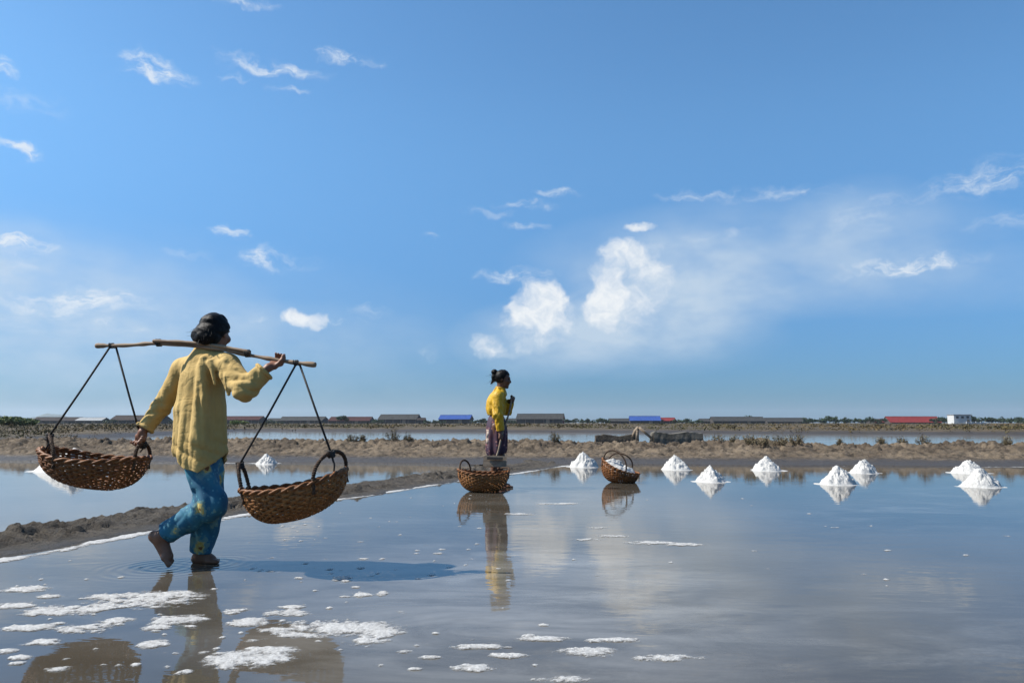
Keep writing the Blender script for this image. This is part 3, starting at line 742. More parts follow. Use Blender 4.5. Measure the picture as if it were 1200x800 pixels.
def wood(name, ranges, seed, label):
    rng = np.random.default_rng(seed); P = []; S = []
    for (p0, p1, yt, Y) in ranges:
        n = max(3, int((p1 - p0) / 4.5))
        for k in range(n):
            px = p0 + (k + rng.uniform(.1, .9)) * (p1 - p0) / n; Yk = Y + rng.uniform(-15, 25)
            c = at(px, 497, Yk); H = max(1.5, (at(px, yt + rng.normal() * 1.0, Yk).z - .2)); Wd = rng.uniform(7, 12) * Yk / F_PX
            q = crown_points(rng, 170, Wd / 2, Wd / 2, H * .46); q += np.array([c.x, Yk, .2 + H * .5]); q[:, 2] = np.maximum(q[:, 2], .3)
            P.append(q); S.append(np.full(len(q), .5))
    V, Fq = leaf_quads(np.concatenate(P), np.concatenate(S), rng)
    tag(mesh_obj(name, V, Fq, M['dark_leaf'], None, False), label, 'woodland', kind='stuff')
wood('far_woodland', [(940, 1036, 488.4, 400), (1092, 1215, 488.4, 400), (660, 716, 490.4, 400), (786, 824, 491.2, 410), (555, 606, 491.6, 420), (497, 520, 491.8, 410),
                      (200, 262, 491.6, 420), (310, 330, 491.8, 420), (436, 446, 491.6, 420), (-20, 44, 491.4, 420), (1195, 1260, 489, 390), (120, 134, 492, 420)], 5,
     'dark line of distant trees along the horizon behind the sheds')

def shrub(px, ytop, wpx, seed, label, v=3.6, green=False, dense=1.0):
    X = 0
    for _ in range(6):
        Y = bund_base(X) + v; X = (px - 600) / F_PX * Y
    rng = np.random.default_rng(seed); z0 = .31 + .05 * (px < 700) + .06 * (865 < px < 940)
    H = max(.12, at(px, ytop, Y).z - z0); Wd = wpx * Y / F_PX
    t = empty('shrub', (X, Y, z0)); tag(t, label, 'shrub', 'shrubs on the mud bank')
    m = MB(); P = []
    for k in range(int(34 * dense)):
        a = rng.uniform(0, 6.28); rr = Wd * .5 * math.sqrt(rng.random()); hh = H * (1 - .55 * (rr / (Wd * .5)) ** 2) * rng.uniform(.7, 1.08)
        b = Vector((math.cos(a) * rr * .35, math.sin(a) * rr * .35, -.06)); e = Vector((math.cos(a) * rr, math.sin(a) * rr, hh)); md = b.lerp(e, .5) + Vector((0, 0, .06 * H))
        m.tube([b, md, e], [.006, .004, .002], 4, caps=False)
        for q in range(int(11)):
            f = rng.uniform(.25, 1.02); p = b.lerp(e, f); P.append(p + Vector(rng.normal(size=3) * .028))
    m.build('stems', M['twig'], t)
    V, Fq = leaf_quads(np.array([tuple(p) for p in P]), np.full(len(P), .02), rng)
    mesh_obj('foliage', V, Fq, M['green_leaf' if green else 'dry_leaf'], t, False)
for i, (px, yt, w, lab, kw) in enumerate([
    (463, 500.5, 18, 'dry round shrub on the bank below the tall grey shed', {}),
    (415, 506.5, 14, 'low dry shrub on the bank right of the rope of the right basket', {}),
    (479, 507.0, 12, 'small flat shrub right beside the round one below the tall grey shed', {}),
    (427, 507.5, 10, 'tiny dry tuft between two shrubs left of the tall grey shed', {}),
    (649, 504.5, 14, 'dry round shrub on the bank below the red gabled shed', {}),
    (840, 507.0, 20, 'dark shrub on the bank right of the broken sluice wall', dict(green=False)),
    (858, 509.5, 12, 'small shrub between sluice wall and shrubby rise', {}),
    (876, 508.0, 22, 'leftmost brown shrub of the clump on the rise of the bank', dict(v=3.0)),
    (893, 511.0, 22, 'low middle shrub of the clump on the rise of the bank', dict(v=2.6)),
    (912, 509.0, 24, 'broad shrub of the clump on the rise of the bank', dict(v=2.8)),
    (931, 506.5, 20, 'rightmost greenish shrub of the clump on the rise of the bank', dict(v=3.0)),
    (981, 513.5, 6, 'very small sprig on the bank above the overlapping salt cones', {}),
    (1029, 510.5, 13, 'left small shrub of three on the bank under the red roof', {}),
    (1053, 511.5, 12, 'middle small shrub of three on the bank under the red roof', {}),
    (1077, 508.0, 18, 'largest right shrub of three on the bank under the red roof', {}),
    (1175, 511.0, 12, 'small pale shrub on the bank above the rightmost salt cones', {}),
    (231, 509.0, 10, 'dry tuft on the bank behind the carrier', {})]):
    shrub(px, yt, w, 60 + i, lab, **kw)

# ================================================================== broken sluice at the edge of the pond
def sluice():
    Y = 20.3; rng = random.Random(3)
    c = at(760, 514, Y); t = empty('sluice_wall', (c.x, Y, 0.0)); tag(t, 'broken grey sluice with rough wall and leaning timbers at the pond edge', 'sluice')
    s = Y / F_PX; zt = at(760, 507.0, Y).z; zb = at(760, 515, Y).z - .12
    def rough_box(name, x0, x1, z0, z1, dy, mat):
        n = 16; V = []; Fq = []
        for i in range(n + 1):
            x = x0 + (x1 - x0) * i / n; zz = z1 + .035 * math.sin(i * .6 + x0 * 9) * rng.random()
            for (yy, z) in ((-dy, z0), (-dy * (.93 + .06 * rng.random()), (z0 + zz) / 2), (-dy * .8, zz), (dy * .8, zz + .01), (dy, z0)): V.append((x, yy, z))
        for i in range(n):
            for k in range(4): Fq.append((i * 5 + k, (i + 1) * 5 + k, (i + 1) * 5 + k + 1, i * 5 + k + 1))
        Fq += [(0, 1, 2, 3, 4), tuple(n * 5 + k for k in (4, 3, 2, 1, 0))]
        return mesh_obj(name, V, Fq, M[mat], t, False)
    rough_box('wall', 5 * s, 62 * s, zb, zt, .16, 'concrete')
    rough_box('wall', -62 * s, -12 * s, zb, at(760, 510.0, Y).z, .14, 'dike_mud')
    m = MB(); m.tube([(3 * s, -.05, zb), (5 * s, -.05, zt - .02), (9 * s, -.05, zt)], .07, 8); m.build('end_block', M['concrete'], t)
    m = MB(); m.tube([(-15 * s, -.1, zb), (-14 * s, -.1, at(0, 503.5, Y).z)], .06, 6); m.build('post', M['grey_wood'], t)
    m = MB(); m.tube([(-12 * s, -.15, at(0, 500.5, Y).z), (2 * s, -.2, at(0, 513, Y).z)], .035, 6); m.build('timber', M['grey_wood'], t)
    m = MB(); m.tube([(-12 * s, -.12, at(0, 500.5, Y).z), (-16 * s, -.1, at(0, 505, Y).z), (-19 * s, -.1, at(0, 512, Y).z)], .05, 6); m.build('timber', M['grey_wood'], t)
sluice()

# ================================================================== implicit surfaces for bodies and clothes
class Field:
    def __init__(s, lo, hi, h):
        s.h = h; s.lo = np.array(lo, float)
        s.ax = [np.arange(lo[i], hi[i] + h, h, dtype=np.float32) for i in range(3)]
        s.F = np.full([len(a) for a in s.ax], 1.0, dtype=np.float32)
    def sub(s, lo, hi):
        sl = tuple(slice(max(0, int(np.searchsorted(s.ax[i], lo[i]))), max(0, int(np.searchsorted(s.ax[i], hi[i])))) for i in range(3))
        return sl, s.ax[0][sl[0]][:, None, None], s.ax[1][sl[1]][None, :, None], s.ax[2][sl[2]][None, None, :]
    def comb(s, sl, d, k, sub):
        a = s.F[sl]
        if sub: d = -d; h = np.clip(.5 - .5 * (d - a) / k, 0, 1); s.F[sl] = d * (1 - h) + a * h + k * h * (1 - h)
        else: h = np.clip(.5 + .5 * (d - a) / k, 0, 1); s.F[sl] = d * (1 - h) + a * h - k * h * (1 - h)
    def cone(s, p, q, r0, r1, k=.02, sub=False):
        p, q = np.array(p, float), np.array(q, float); r = max(r0, r1); pad = r + k + 6 * s.h + .02
        sl, X, Y, Z = s.sub(np.minimum(p, q) - pad, np.maximum(p, q) + pad)
        e = q - p; L = max(e @ e, 1e-9)
        t = np.clip(((X - p[0]) * e[0] + (Y - p[1]) * e[1] + (Z - p[2]) * e[2]) / L, 0, 1)
        d = np.sqrt((X - p[0] - e[0] * t) ** 2 + (Y - p[1] - e[1] * t) ** 2 + (Z - p[2] - e[2] * t) ** 2) - (r0 + (r1 - r0) * t)
        s.comb(sl, d, k, sub)
    def chain(s, pts, rad, k=.015):
        for i in range(len(pts) - 1): s.cone(pts[i], pts[i + 1], rad[i], rad[i + 1], k)
    def ell(s, c, r, axes=None, k=.02, sub=False):
        c = np.array(c, float); pad = max(r) + k + 6 * s.h + .02
        sl, X, Y, Z = s.sub(c - pad, c + pad)
        A = np.eye(3) if axes is None else np.array([tuple(a) for a in axes])
        l = [(X - c[0]) * A[i][0] + (Y - c[1]) * A[i][1] + (Z - c[2]) * A[i][2] for i in range(3)]
        k0 = np.sqrt(sum((l[i] / r[i]) ** 2 for i in range(3))) + 1e-6; k1 = np.sqrt(sum((l[i] / r[i] ** 2) ** 2 for i in range(3))) + 1e-6
        s.comb(sl, k0 * (k0 - 1) / k1, k, sub)
    def disp(s, fn, band=.05):
        m = np.abs(s.F) < band; i, j, k = np.nonzero(m)
        s.F[m] += fn(s.ax[0][i], s.ax[1][j], s.ax[2][k]).astype(np.float32)
    def clip(s, fn):      # keep where fn <= 0
        X, Y, Z = s.ax[0][:, None, None], s.ax[1][None, :, None], s.ax[2][None, None, :]
        s.F = np.maximum(s.F, fn(X, Y, Z).astype(np.float32))
    def shell(s, t): s.F = np.maximum(s.F, -(s.F + t))
    def mesh(s, name, mat, parent=None):
        F = s.F; ins = F < 0; n = F.shape
        cnt = np.zeros([d - 1 for d in n], np.int8)
        for dx in (0, 1):
            for dy in (0, 1):
                for dz in (0, 1): cnt += ins[dx:n[0] - 1 + dx, dy:n[1] - 1 + dy, dz:n[2] - 1 + dz]
        idx = np.argwhere((cnt > 0) & (cnt < 8))
        cm = np.full(cnt.shape, -1, np.int32); cm[tuple(idx.T)] = np.arange(len(idx))
        corners = [(a, b, c) for a in (0, 1) for b in (0, 1) for c in (0, 1)]
        val = np.stack([F[idx[:, 0] + a, idx[:, 1] + b, idx[:, 2] + c] for a, b, c in corners], 1)
        acc = np.zeros((len(idx), 3)); num = np.zeros(len(idx))
        for i in range(8):
            for j in range(i + 1, 8):
                a, b = np.array(corners[i]), np.array(corners[j])
                if np.abs(a - b).sum() != 1: continue
                va, vb = val[:, i], val[:, j]; m = (va < 0) != (vb < 0)
                t = np.where(m, va / np.where(m, va - vb, 1), 0)
                acc += np.where(m[:, None], a + (b - a) * t[:, None], 0); num += m
        V = s.lo + (idx + acc / num[:, None]) * s.h
        quads = []
        for ax in range(3):
            o1, o2 = (ax + 1) % 3, (ax + 2) % 3
            lo = [slice(None)] * 3; hi = [slice(None)] * 3; lo[ax] = slice(0, -1); hi[ax] = slice(1, None)
            A, B = ins[tuple(lo)], ins[tuple(hi)]
            e = np.argwhere(A != B); ok = (e[:, o1] > 0) & (e[:, o2] > 0) & (e[:, o1] < n[o1] - 1) & (e[:, o2] < n[o2] - 1); e = e[ok]
            fl = A[tuple(e.T)]
            def cell(d1, d2):
                q = e.copy(); q[:, o1] += d1; q[:, o2] += d2; return cm[tuple(q.T)]
            q = np.stack([cell(-1, -1), cell(0, -1), cell(0, 0), cell(-1, 0)], 1)
            q[~fl] = q[~fl][:, ::-1]; quads.append(q)
        Q = np.concatenate(quads); Q = Q[(Q >= 0).all(1)]
        return mesh_obj(name, V, Q, M[mat], parent)

def nv(v): v = np.array(v, float); return v / np.linalg.norm(v)
def head(f, c, fwd, s=1.0):
    """skull, jaw and face; returns the frame"""
    fw = nv(fwd); sd = nv(np.cross(fw, (0, 0, 1))); up = np.cross(sd, fw); c = np.array(c, float)
    P = lambda a, b, u: c + s * (fw * a + sd * b + up * u)
    f.ell(P(-.008, 0, .012), [.098 * s, .076 * s, .100 * s], (fw, sd, up))
    f.ell(P(.035, 0, -.045), [.058 * s, .058 * s, .075 * s], (fw, sd, up), .03)
    f.cone(P(.05, 0, -.085), P(.078, 0, -.112), .036 * s, .022 * s, .03)
    f.ell(P(.083, 0, .022), [.016 * s, .055 * s, .012 * s], (fw, sd, up), .02)
    for b in (-1, 1):
        f.ell(P(.096, .033 * b, .0), [.014 * s, .016 * s, .010 * s], (fw, sd, up), .012, True)
        f.ell(P(.080, .042 * b, -.035), [.022 * s, .024 * s, .022 * s], (fw, sd, up), .025)
        f.ell(P(-.008, .079 * b, -.012), [.022 * s, .009 * s, .033 * s], (fw, sd, up), .008)
    f.cone(P(.090, 0, .008), P(.112, 0, -.032), .009 * s, .015 * s, .015)
    f.ell(P(.103, 0, -.038), [.014 * s, .021 * s, .011 * s], (fw, sd, up), .01)
    f.ell(P(.094, 0, -.062), [.014 * s, .026 * s, .008 * s], (fw, sd, up), .008)
    f.ell(P(.091, 0, -.077), [.013 * s, .022 * s, .008 * s], (fw, sd, up), .008)
    return P, (fw, sd, up)
def eyes(P, s, parent):
    for b in (-1, 1):
        n = 10; V = []; c = P(.083, .033 * b, -.001); rr = .012 * s
        for i in range(n + 1):
            for j in range(n):
                a, e = math.pi * i / n, 2 * math.pi * j / n
                V.append(c + rr * np.array((math.sin(a) * math.cos(e), math.sin(a) * math.sin(e), math.cos(a))))
        Fq = [(i * n + j, (i + 1) * n + j, (i + 1) * n + (j + 1) % n, i * n + (j + 1) % n) for i in range(n) for j in range(n)]
        mesh_obj('eye', V, Fq, M['hair'], parent)
def grip(f, wrist, c, axis, rp, flip=1, s=1.0, spread=.0175):
    """a hand closed round a bar: four fingers and a thumb"""
    w, c, a = np.array(wrist, float), np.array(c, float), nv(axis)
    e = w - c; e -= a * (e @ a); e = nv(e); e2 = np.cross(a, e) * flip
    r = rp + .0085 * s
    pt = lambda off, ph, rr: c + a * off + rr * (math.cos(ph) * e + math.sin(ph) * e2)
    kn = []
    for i in range(4):
        off = (i - 1.5) * spread * s; ln = (.93, 1.0, .96, .8)[i]
        k0 = pt(off, R(25), r + .012 * s); kn.append(k0)
        ps = [k0, pt(off, R(25 + 75 * ln), r + .004 * s), pt(off, R(25 + 140 * ln), r), pt(off, R(25 + 195 * ln), r)]
        f.chain(ps, [.0100 * s, .0092 * s, .0085 * s, .0072 * s], .004)
        f.cone(w + (k0 - w) * .12, k0, .016 * s, .0125 * s, .016)
    off = 2.2 * spread * s
    b0 = w + (kn[3] - w) * .35 + a * .016 * s
    f.chain([b0, pt(off, R(-30), r + .012 * s), pt(off, R(-85), r + .004 * s), pt(off * .9, R(-130), r)], [.015 * s, .0115 * s, .0098 * s, .0082 * s], .010)
def foot(f, ankle, heel, ball, toe, side, s=1.0):
    """heel to toes, with five toes"""
    A, H_, B, T = (np.array(v, float) for v in (ankle, heel, ball, toe)); sd = nv(side)
    f.cone(A, H_, .034 * s, .030 * s, .02); f.cone(H_, B, .029 * s, .026 * s, .02); f.cone(A, B, .032 * s, .026 * s, .03)
    f.cone(B - sd * .022 * s, B + sd * .022 * s, .020 * s, .018 * s, .015)
    d = nv(T - B); L = np.linalg.norm(T - B)
    for i in range(5):
        o = (i - 2) * .0155 * s; l = L * (1.0, .98, .9, .8, .68)[i]; r = (.0125, .0095, .009, .0085, .008)[i] * s
        f.cone(B + sd * o, B + sd * o + d * l, r * 1.15, r, .004)

def seg_fold(x, y, z, p, q, t0, wid, A, freq, tw, rmax=.14, ph0=0.0):
    """creases of cloth round a limb: at t0 along it, turning round it tw times"""
    e = q - p; L2 = e @ e; t = ((x - p[0]) * e[0] + (y - p[1]) * e[1] + (z - p[2]) * e[2]) / L2
    d = nv(e); u = nv(np.cross(d, (.3, 1, .2))); v = np.cross(d, u)
    a, b = (x - p[0]) * u[0] + (y - p[1]) * u[1] + (z - p[2]) * u[2], (x - p[0]) * v[0] + (y - p[1]) * v[1] + (z - p[2]) * v[2]
    ph = np.arctan2(b, a); r = np.hypot(a, b)
    w = np.exp(-((t - t0) / wid) ** 2) * (1 - sstep(r, rmax * .8, rmax))
    return A * w * (1 - np.abs(np.sin(freq * t + tw * ph + ph0 + 1.5 * vnoise3(x * 9, y * 9, z * 9, 5))))
# ================================================================== the carrier walking with two baskets
def strands(mb, P, rng, n, spec):
    for _ in range(n):
        pts = spec(rng); mb.tube([P(*p) for p in pts], [.0016, .0014, .0007], 4, caps=False)
def carrier():
    base = np.array((-1.90, 4.50, 0.0))
    L = lambda px, py, dy: np.array(at(px, py, 4.5 + dy)) - base
    t = empty('person', base)
    tag(t, 'barefoot person in loose tan shirt and blue floral trousers carrying two baskets on a pole', 'person')
    face = (math.cos(R(78)), math.sin(R(78)), -.10); chest = nv((math.cos(R(50)), math.sin(R(50)), 0)); rgt = np.array((chest[1], -chest[0], 0)); Zu = np.array((0, 0, 1.0))
    hc = L(252, 389, -.005); neck = L(243, 412, 0)
    shR = L(266, 429, -.10); elR = L(287, 456, -.24); wrR = L(314, 431, -.20); hdR = L(326.5, 419, -.150)
    shL = L(215, 433, .09); elL = L(189, 477, .09); wrL = L(167, 506, .03); hdL = L(160, 517, .02)
    pel = L(238, 533, 0)
    hipR = pel + np.array((.005, -.055, -.05)); hipL = pel + np.array((.005, .060, -.05))
    knR = L(247, 592, -.09); anR = L(190, 628, -.06); knL = L(246, 592, .07); anL = L(236, 647, .09)
    rop = np.array((1, .02, 0))
    # ---- body
    f = Field((-.55, -.42, -.03), (.62, .36, 1.58), .0058)
    P, fr = head(f, hc, face, .93)
    f.cone(P(-.02, 0, -.07), neck - Zu * .03, .049, .055, .03)
    f.ell(L(240, 447, 0), [.075, .105, .15], (chest, rgt, Zu), .04); f.ell(L(238, 495, 0), [.070, .095, .15], (chest, rgt, Zu), .04)
    f.ell(pel, [.08, .105, .11], (chest, rgt, Zu), .04)
    f.cone(neck - Zu * .04, shR, .046, .040, .04); f.cone(neck - Zu * .04, shL, .046, .040, .04)
    f.chain([shR, elR, wrR], [.040, .034, .024], .02); f.chain([shL, elL, wrL], [.040, .034, .024], .02)
    f.chain([hipR, knR, anR], [.078, .052, .033], .03); f.chain([hipL, knL, anL], [.078, .052, .033], .03)
    ax = nv(np.array(at(370, 428, 4.30)) - np.array(at(240, 404, 4.41)))
    grip(f, wrR, hdR, ax, .014, 1)
    grip(f, wrL, hdL, (.78, -.25, -.35), .012, -1)
    foot(f, anR, L(181, 628, -.05), L(196, 652, -.07), L(201, 661, -.075), (.1, 1, 0)); foot(f, anL, L(231, 654, .09), L(247, 656, .085), L(257, 657, .08), (0, 1, 0))
    b = f.mesh('body', 'skin_lower', t)
    eyes(P, .93, t)
    # ---- hair, gathered low at the back
    f = Field(tuple(hc - .24), tuple(hc + .24), .0055)
    fw, sd, up = fr
    f.ell(P(-.012, 0, .014), [.100, .085, .106], fr); f.ell(P(-.065, -.060, -.035), [.05, .055, .045], fr, .05); f.ell(P(-.075, .0, -.06), [.05, .06, .045], fr, .05)
    def cut(X, Y, Z):
        a = (X - hc[0]) * fw[0] + (Y - hc[1]) * fw[1] + (Z - hc[2]) * fw[2]; u = (X - hc[0]) * up[0] + (Y - hc[1]) * up[1] + (Z - hc[2]) * up[2]
        return np.minimum(a - np.interp(u, [-.11, -.04, .0, .05, .1], [-.05, -.025, .012, .05, .065]), .056 - u + .0 * a)
    f.disp(lambda x, y, z: .011 * fbm3(x * 20 + 8 * z, y * 20, z * 30, 3, 4))
    f.clip(cut)
    h = f.mesh('hair', 'hair', t)
    rng = np.random.default_rng(3); m = MB()
    for _ in range(110):
        a = rng.uniform(-1.4, .6); u0 = rng.uniform(-.10, .03); rr = .098
        p0 = np.array((-.02 - rr * math.cos(a) * .9, rr * math.sin(a) * .85, u0)); dr = np.array((-math.cos(a) + rng.normal() * .5, math.sin(a) + rng.normal() * .5, rng.normal() * .5 - .3))
        l = rng.uniform(.012, .036) * (1.5 if rng.random() < .10 else 1)
        q = [p0, p0 + dr * l * .6 + np.array((0, 0, rng.normal() * .008)), p0 + dr * l + np.array((0, 0, rng.normal() * .016 - .01))]
        m.tube([P(*v) for v in q], [.0016, .0013, .0006], 4, caps=False)
    m.build('stray_hair', M['hair'], h)
    # ---- shirt
    f = Field((-.50, -.42, .36), (.55, .36, 1.42), .0055)
    f.ell(L(240, 440, 0), [.112, .150, .130], (chest, rgt, Zu), .04)
    f.ell(L(237, 478, 0), [.115, .160, .165], (chest, rgt, Zu), .07); f.ell(L(235, 515, -.01), [.128, .162, .20], (chest, rgt, Zu), .07); f.ell(L(236, 545, -.01), [.132, .164, .17], (chest, rgt, Zu), .07)
    f.chain([L(241, 430, -.115), L(236, 470, -.140), L(232, 515, -.145), L(233, 556, -.10)], [.034, .030, .034, .040], .030)
    f.chain([L(219, 440, -.04), L(212, 480, -.055), L(210, 530, -.06)], [.030, .028, .034], .03)
    f.cone(neck + Zu * .0, neck - Zu * .05, .064, .085, .04)
    f.cone(neck - Zu * .04, shR, .070, .070, .05); f.cone(neck - Zu * .055, shL, .066, .066, .05)
    f.chain([shR, elR, wrR + (elR - wrR) * .10], [.070, .064, .052], .03)
    f.chain([shL, elL, wrL + (elL - wrL) * .08], [.060, .053, .044], .035)
    # drapery: hanging folds on the back, creases at shoulder, elbow and cuffs
    def ridge(p, q, r0, r1, k=.03, sub=False): f.cone(p, q, r0, r1, k, sub)
    ctr = L(237, 478, 0)
    def folds(x, y, z):
        ph = np.arctan2((x - ctr[0]) * rgt[0] + (y - ctr[1]) * rgt[1], -((x - ctr[0]) * chest[0] + (y - ctr[1]) * chest[1]))
        hang = sstep(1.22 - z, 0, .35) * (np.abs(x - ctr[0]) < .22)
        wp = 2.0 * fbm3(x * 2.5, y * 2.5, z * 1.6, 2, 8)
        w = .017 * (1 - np.abs(np.sin(ph * 3.4 + wp + .5))) + .009 * (1 - np.abs(np.sin(ph * 6.3 + 2.2 * fbm3(x * 3, y * 3, z * 2, 2, 18)))) * sstep(1.15 - z, 0, .5)
        n = fbm3(x * 9 + 3 * z, y * 9, z * 7 + 4 * x, 2, 28)
        arms = seg_fold(x, y, z, shR, elR, .9, .30, .010, 9, 2) + seg_fold(x, y, z, elR, wrR, .10, .28, .011, 9, -2, ph0=.8) + seg_fold(x, y, z, elR, wrR, .6, .35, .006, 5, 2) \
             + seg_fold(x, y, z, shL, elL, .9, .40, .008, 8, 2) + seg_fold(x, y, z, elL, wrL, .2, .35, .009, 9, -2) + seg_fold(x, y, z, shR, elR, .1, .3, .012, 5, 3)
        low = .010 * np.exp(-((z - .66) / .07) ** 2) * (1 - np.abs(np.sin(z * 42 + x * 14 + ph))) * hang
        return hang * (w - .014) + n * .006 + arms - .004 + low
    f.disp(folds)
    for (a, b_, r0, r1) in (((238, 420, -.13), (228, 520, -.16), .016, .010), ((262, 425, -.17), (268, 462, -.19), .018, .010), ((246, 424, -.16), (252, 450, -.18), .014, .008), ((225, 425, -.06), (218, 500, -.10), .014, .010)):
        ridge(L(*a), L(*b_), r0, r1, .03)
    for (a, b_, r) in (((243, 424, -.185), (244, 458, -.21), .010), ((257, 424, -.20), (262, 456, -.22), .008), ((277, 444, -.27), (284, 434, -.28), .010), ((284, 441, -.31), (292, 440, -.31), .009), ((232, 450, -.175), (236, 520, -.19), .010)):
        f.cone(L(*a), L(*b_), r, r * .6, .02, True)
    f.shell(.012)
    zh = lambda X: np.interp(X, [L(203, 540, -.1)[0], L(218, 540, -.1)[0], L(238, 540, -.1)[0], L(254, 540, -.1)[0], L(268, 540, -.1)[0]], [L(0, 535, -.1)[2], L(0, 548, -.1)[2], L(0, 553, -.1)[2], L(0, 541, -.1)[2], L(0, 520, -.1)[2]])
    xs_ = f.ax[0]; hem = zh(xs_)[:, None, None]
    armx = (xs_ < L(196, 520, 0)[0])[:, None, None]
    f.clip(lambda X, Y, Z: np.where(armx, -1.0, (hem - Z)) + 0 * Y)
    for w, e in ((wrR, elR), (wrL, elL)):      # cuffs
        d = nv(w - e); c0 = w - d * .022
        f.clip(lambda X, Y, Z: np.where((X - w[0]) ** 2 + (Y - w[1]) ** 2 + (Z - w[2]) ** 2 < .10 ** 2, (X - c0[0]) * d[0] + (Y - c0[1]) * d[1] + (Z - c0[2]) * d[2], -1.0))
    nd = nv(P(.0, 0, 0) - neck); n0 = neck + nd * .028      # neckline
    f.clip(lambda X, Y, Z: np.where((X - neck[0]) ** 2 + (Y - neck[1]) ** 2 + (Z - neck[2]) ** 2 < .12 ** 2, (X - n0[0]) * nd[0] + (Y - n0[1]) * nd[1] + (Z - n0[2]) * nd[2], -1.0))
    sh = f.mesh('shirt', 'tan_cotton', t)
    # collar band and cuffs
    m = MB(); ring = []
    u1 = nv(np.cross(nd, (0, 1, 0))); u2 = np.cross(nd, u1)
    for k in range(25):
        a = 2 * math.pi * k / 24; ring.append(neck + nd * .024 + .064 * (math.cos(a) * u1 + math.sin(a) * u2))
    m.tube(ring, .013, 8, caps=False); m.build('collar', M['tan_cotton'], sh)
    for w, e, rc in ((wrR, elR, .052), (wrL, elL, .046)):
        d = nv(w - e); c0 = w - d * .03; u1 = nv(np.cross(d, (0, .3, 1))); u2 = np.cross(d, u1); m = MB()
        m.tube([c0 + rc * (math.cos(a) * u1 + math.sin(a) * u2) * (1 + .06 * math.sin(3 * a)) for a in np.linspace(0, 2 * math.pi, 25)], .012, 8, caps=False)
        m.build('cuff', M['tan_cotton'], sh)
    # ---- trousers
    f = Field((-.42, -.30, -.02), (.32, .30, .92), .006)
    f.ell(pel + Zu * .01, [.092, .118, .12], (chest, rgt, Zu), .05)
    cuR = anR + nv(knR - anR) * .035; cuL = anL + nv(knL - anL) * .015
    f.chain([hipR, knR, cuR], [.090, .086, .064], .05); f.chain([hipL, knL, cuL], [.090, .080, .068], .05)
    def tf(x, y, z):
        return seg_fold(x, y, z, hipR, knR, .5, .6, .012, 2.5, 2, .16) + seg_fold(x, y, z, knR, cuR, .1, .3, .013, 12, 1, .15) + seg_fold(x, y, z, knR, cuR, .75, .4, .010, 5, 2, .13) + seg_fold(x, y, z, knL, cuL, .6, .5, .011, 4, 2, .13) + .012 * fbm3(x * 7 + 4 * z, y * 7, z * 5 - 3 * x, 3, 51) - .006 * np.clip(.12 - np.abs(fbm3(x * 6 + 5 * z, y * 6, z * 4, 2, 58)), 0, 1) / .12
    f.disp(tf)
    f.shell(.012)
    for a_, k_, off in ((cuR, knR, .006), (cuL, knL, .012)):
        d = nv(a_ - k_); c0 = a_ + d * off
        f.clip(lambda X, Y, Z: np.where((X - a_[0]) ** 2 + (Y - a_[1]) ** 2 + (Z - a_[2]) ** 2 < .11 ** 2, (X - c0[0]) * d[0] + (Y - c0[1]) * d[1] + (Z - c0[2]) * d[2], -1.0))
    f.mesh('trousers', 'floral_cloth', t)
carrier()

def carrying_pole():
    A, B_, C_, D = at(113, 405, 4.55), at(186, 402.5, 4.46), at(246, 407.5, 4.405), at(370, 427.5, 4.30)
    t = empty('carrying_pole', C_); tag(t, 'bent wooden carrying pole with a shorter stick lashed on, across the shoulder of the carrier', 'pole')
    def curve(pts, n):
        out = []
        for i in range(n + 1):
            u = i / n * (len(pts) - 1); k = min(int(u), len(pts) - 2); w = u - k
            p0, p1, p2, p3 = pts[max(k - 1, 0)], pts[k], pts[k + 1], pts[min(k + 2, len(pts) - 1)]
            out.append(.5 * ((2 * p1) + (p2 - p0) * w + (2 * p0 - 5 * p1 + 4 * p2 - p3) * w ** 2 + (3 * p1 - p0 - 3 * p2 + p3) * w ** 3) - C_)
        return out
    rng = random.Random(2)
    pts = curve([A, at(150, 404.5, 4.50), B_, C_, at(300, 417.5, 4.365), at(340, 424, 4.32), D], 60)
    m = MB(); m.tube(pts, [(.0112 + .003 * math.sin(i * .9) * rng.random() + (.004 if i < 4 or i > 54 else 0)) for i in range(61)], 10); m.build('pole', M['pole_wood'], t)
    pts = curve([at(180, 399.5, 4.455), at(215, 401, 4.42), at(250, 404.5, 4.40), at(293, 412.5, 4.365)], 40)
    m = MB(); m.tube(pts, [.0135 + .003 * math.sin(i * .7) * rng.random() for i in range(41)], 10, flat=.8); m.build('shoulder_stick', M['pole_wood'], t)
    for (px, py, Y, r) in ((186, 401.5, 4.46, .021), (290, 414, 4.37, .021), (131, 405, 4.53, .0145), (347, 425, 4.315, .0145)):
        m = MB(); c = at(px, py, Y) - C_
        for k in range(4):
            o = (k - 1.5) * .008
            m.tube([c + Vector((o * (1 + .3 * math.sin(a + k)), math.cos(a) * r * .8, math.sin(a) * r)) for a in np.linspace(0, 2 * math.pi, 15)], .0036, 6, caps=False)
        m.build('lashing', M['rope'], t)
carrying_pole()

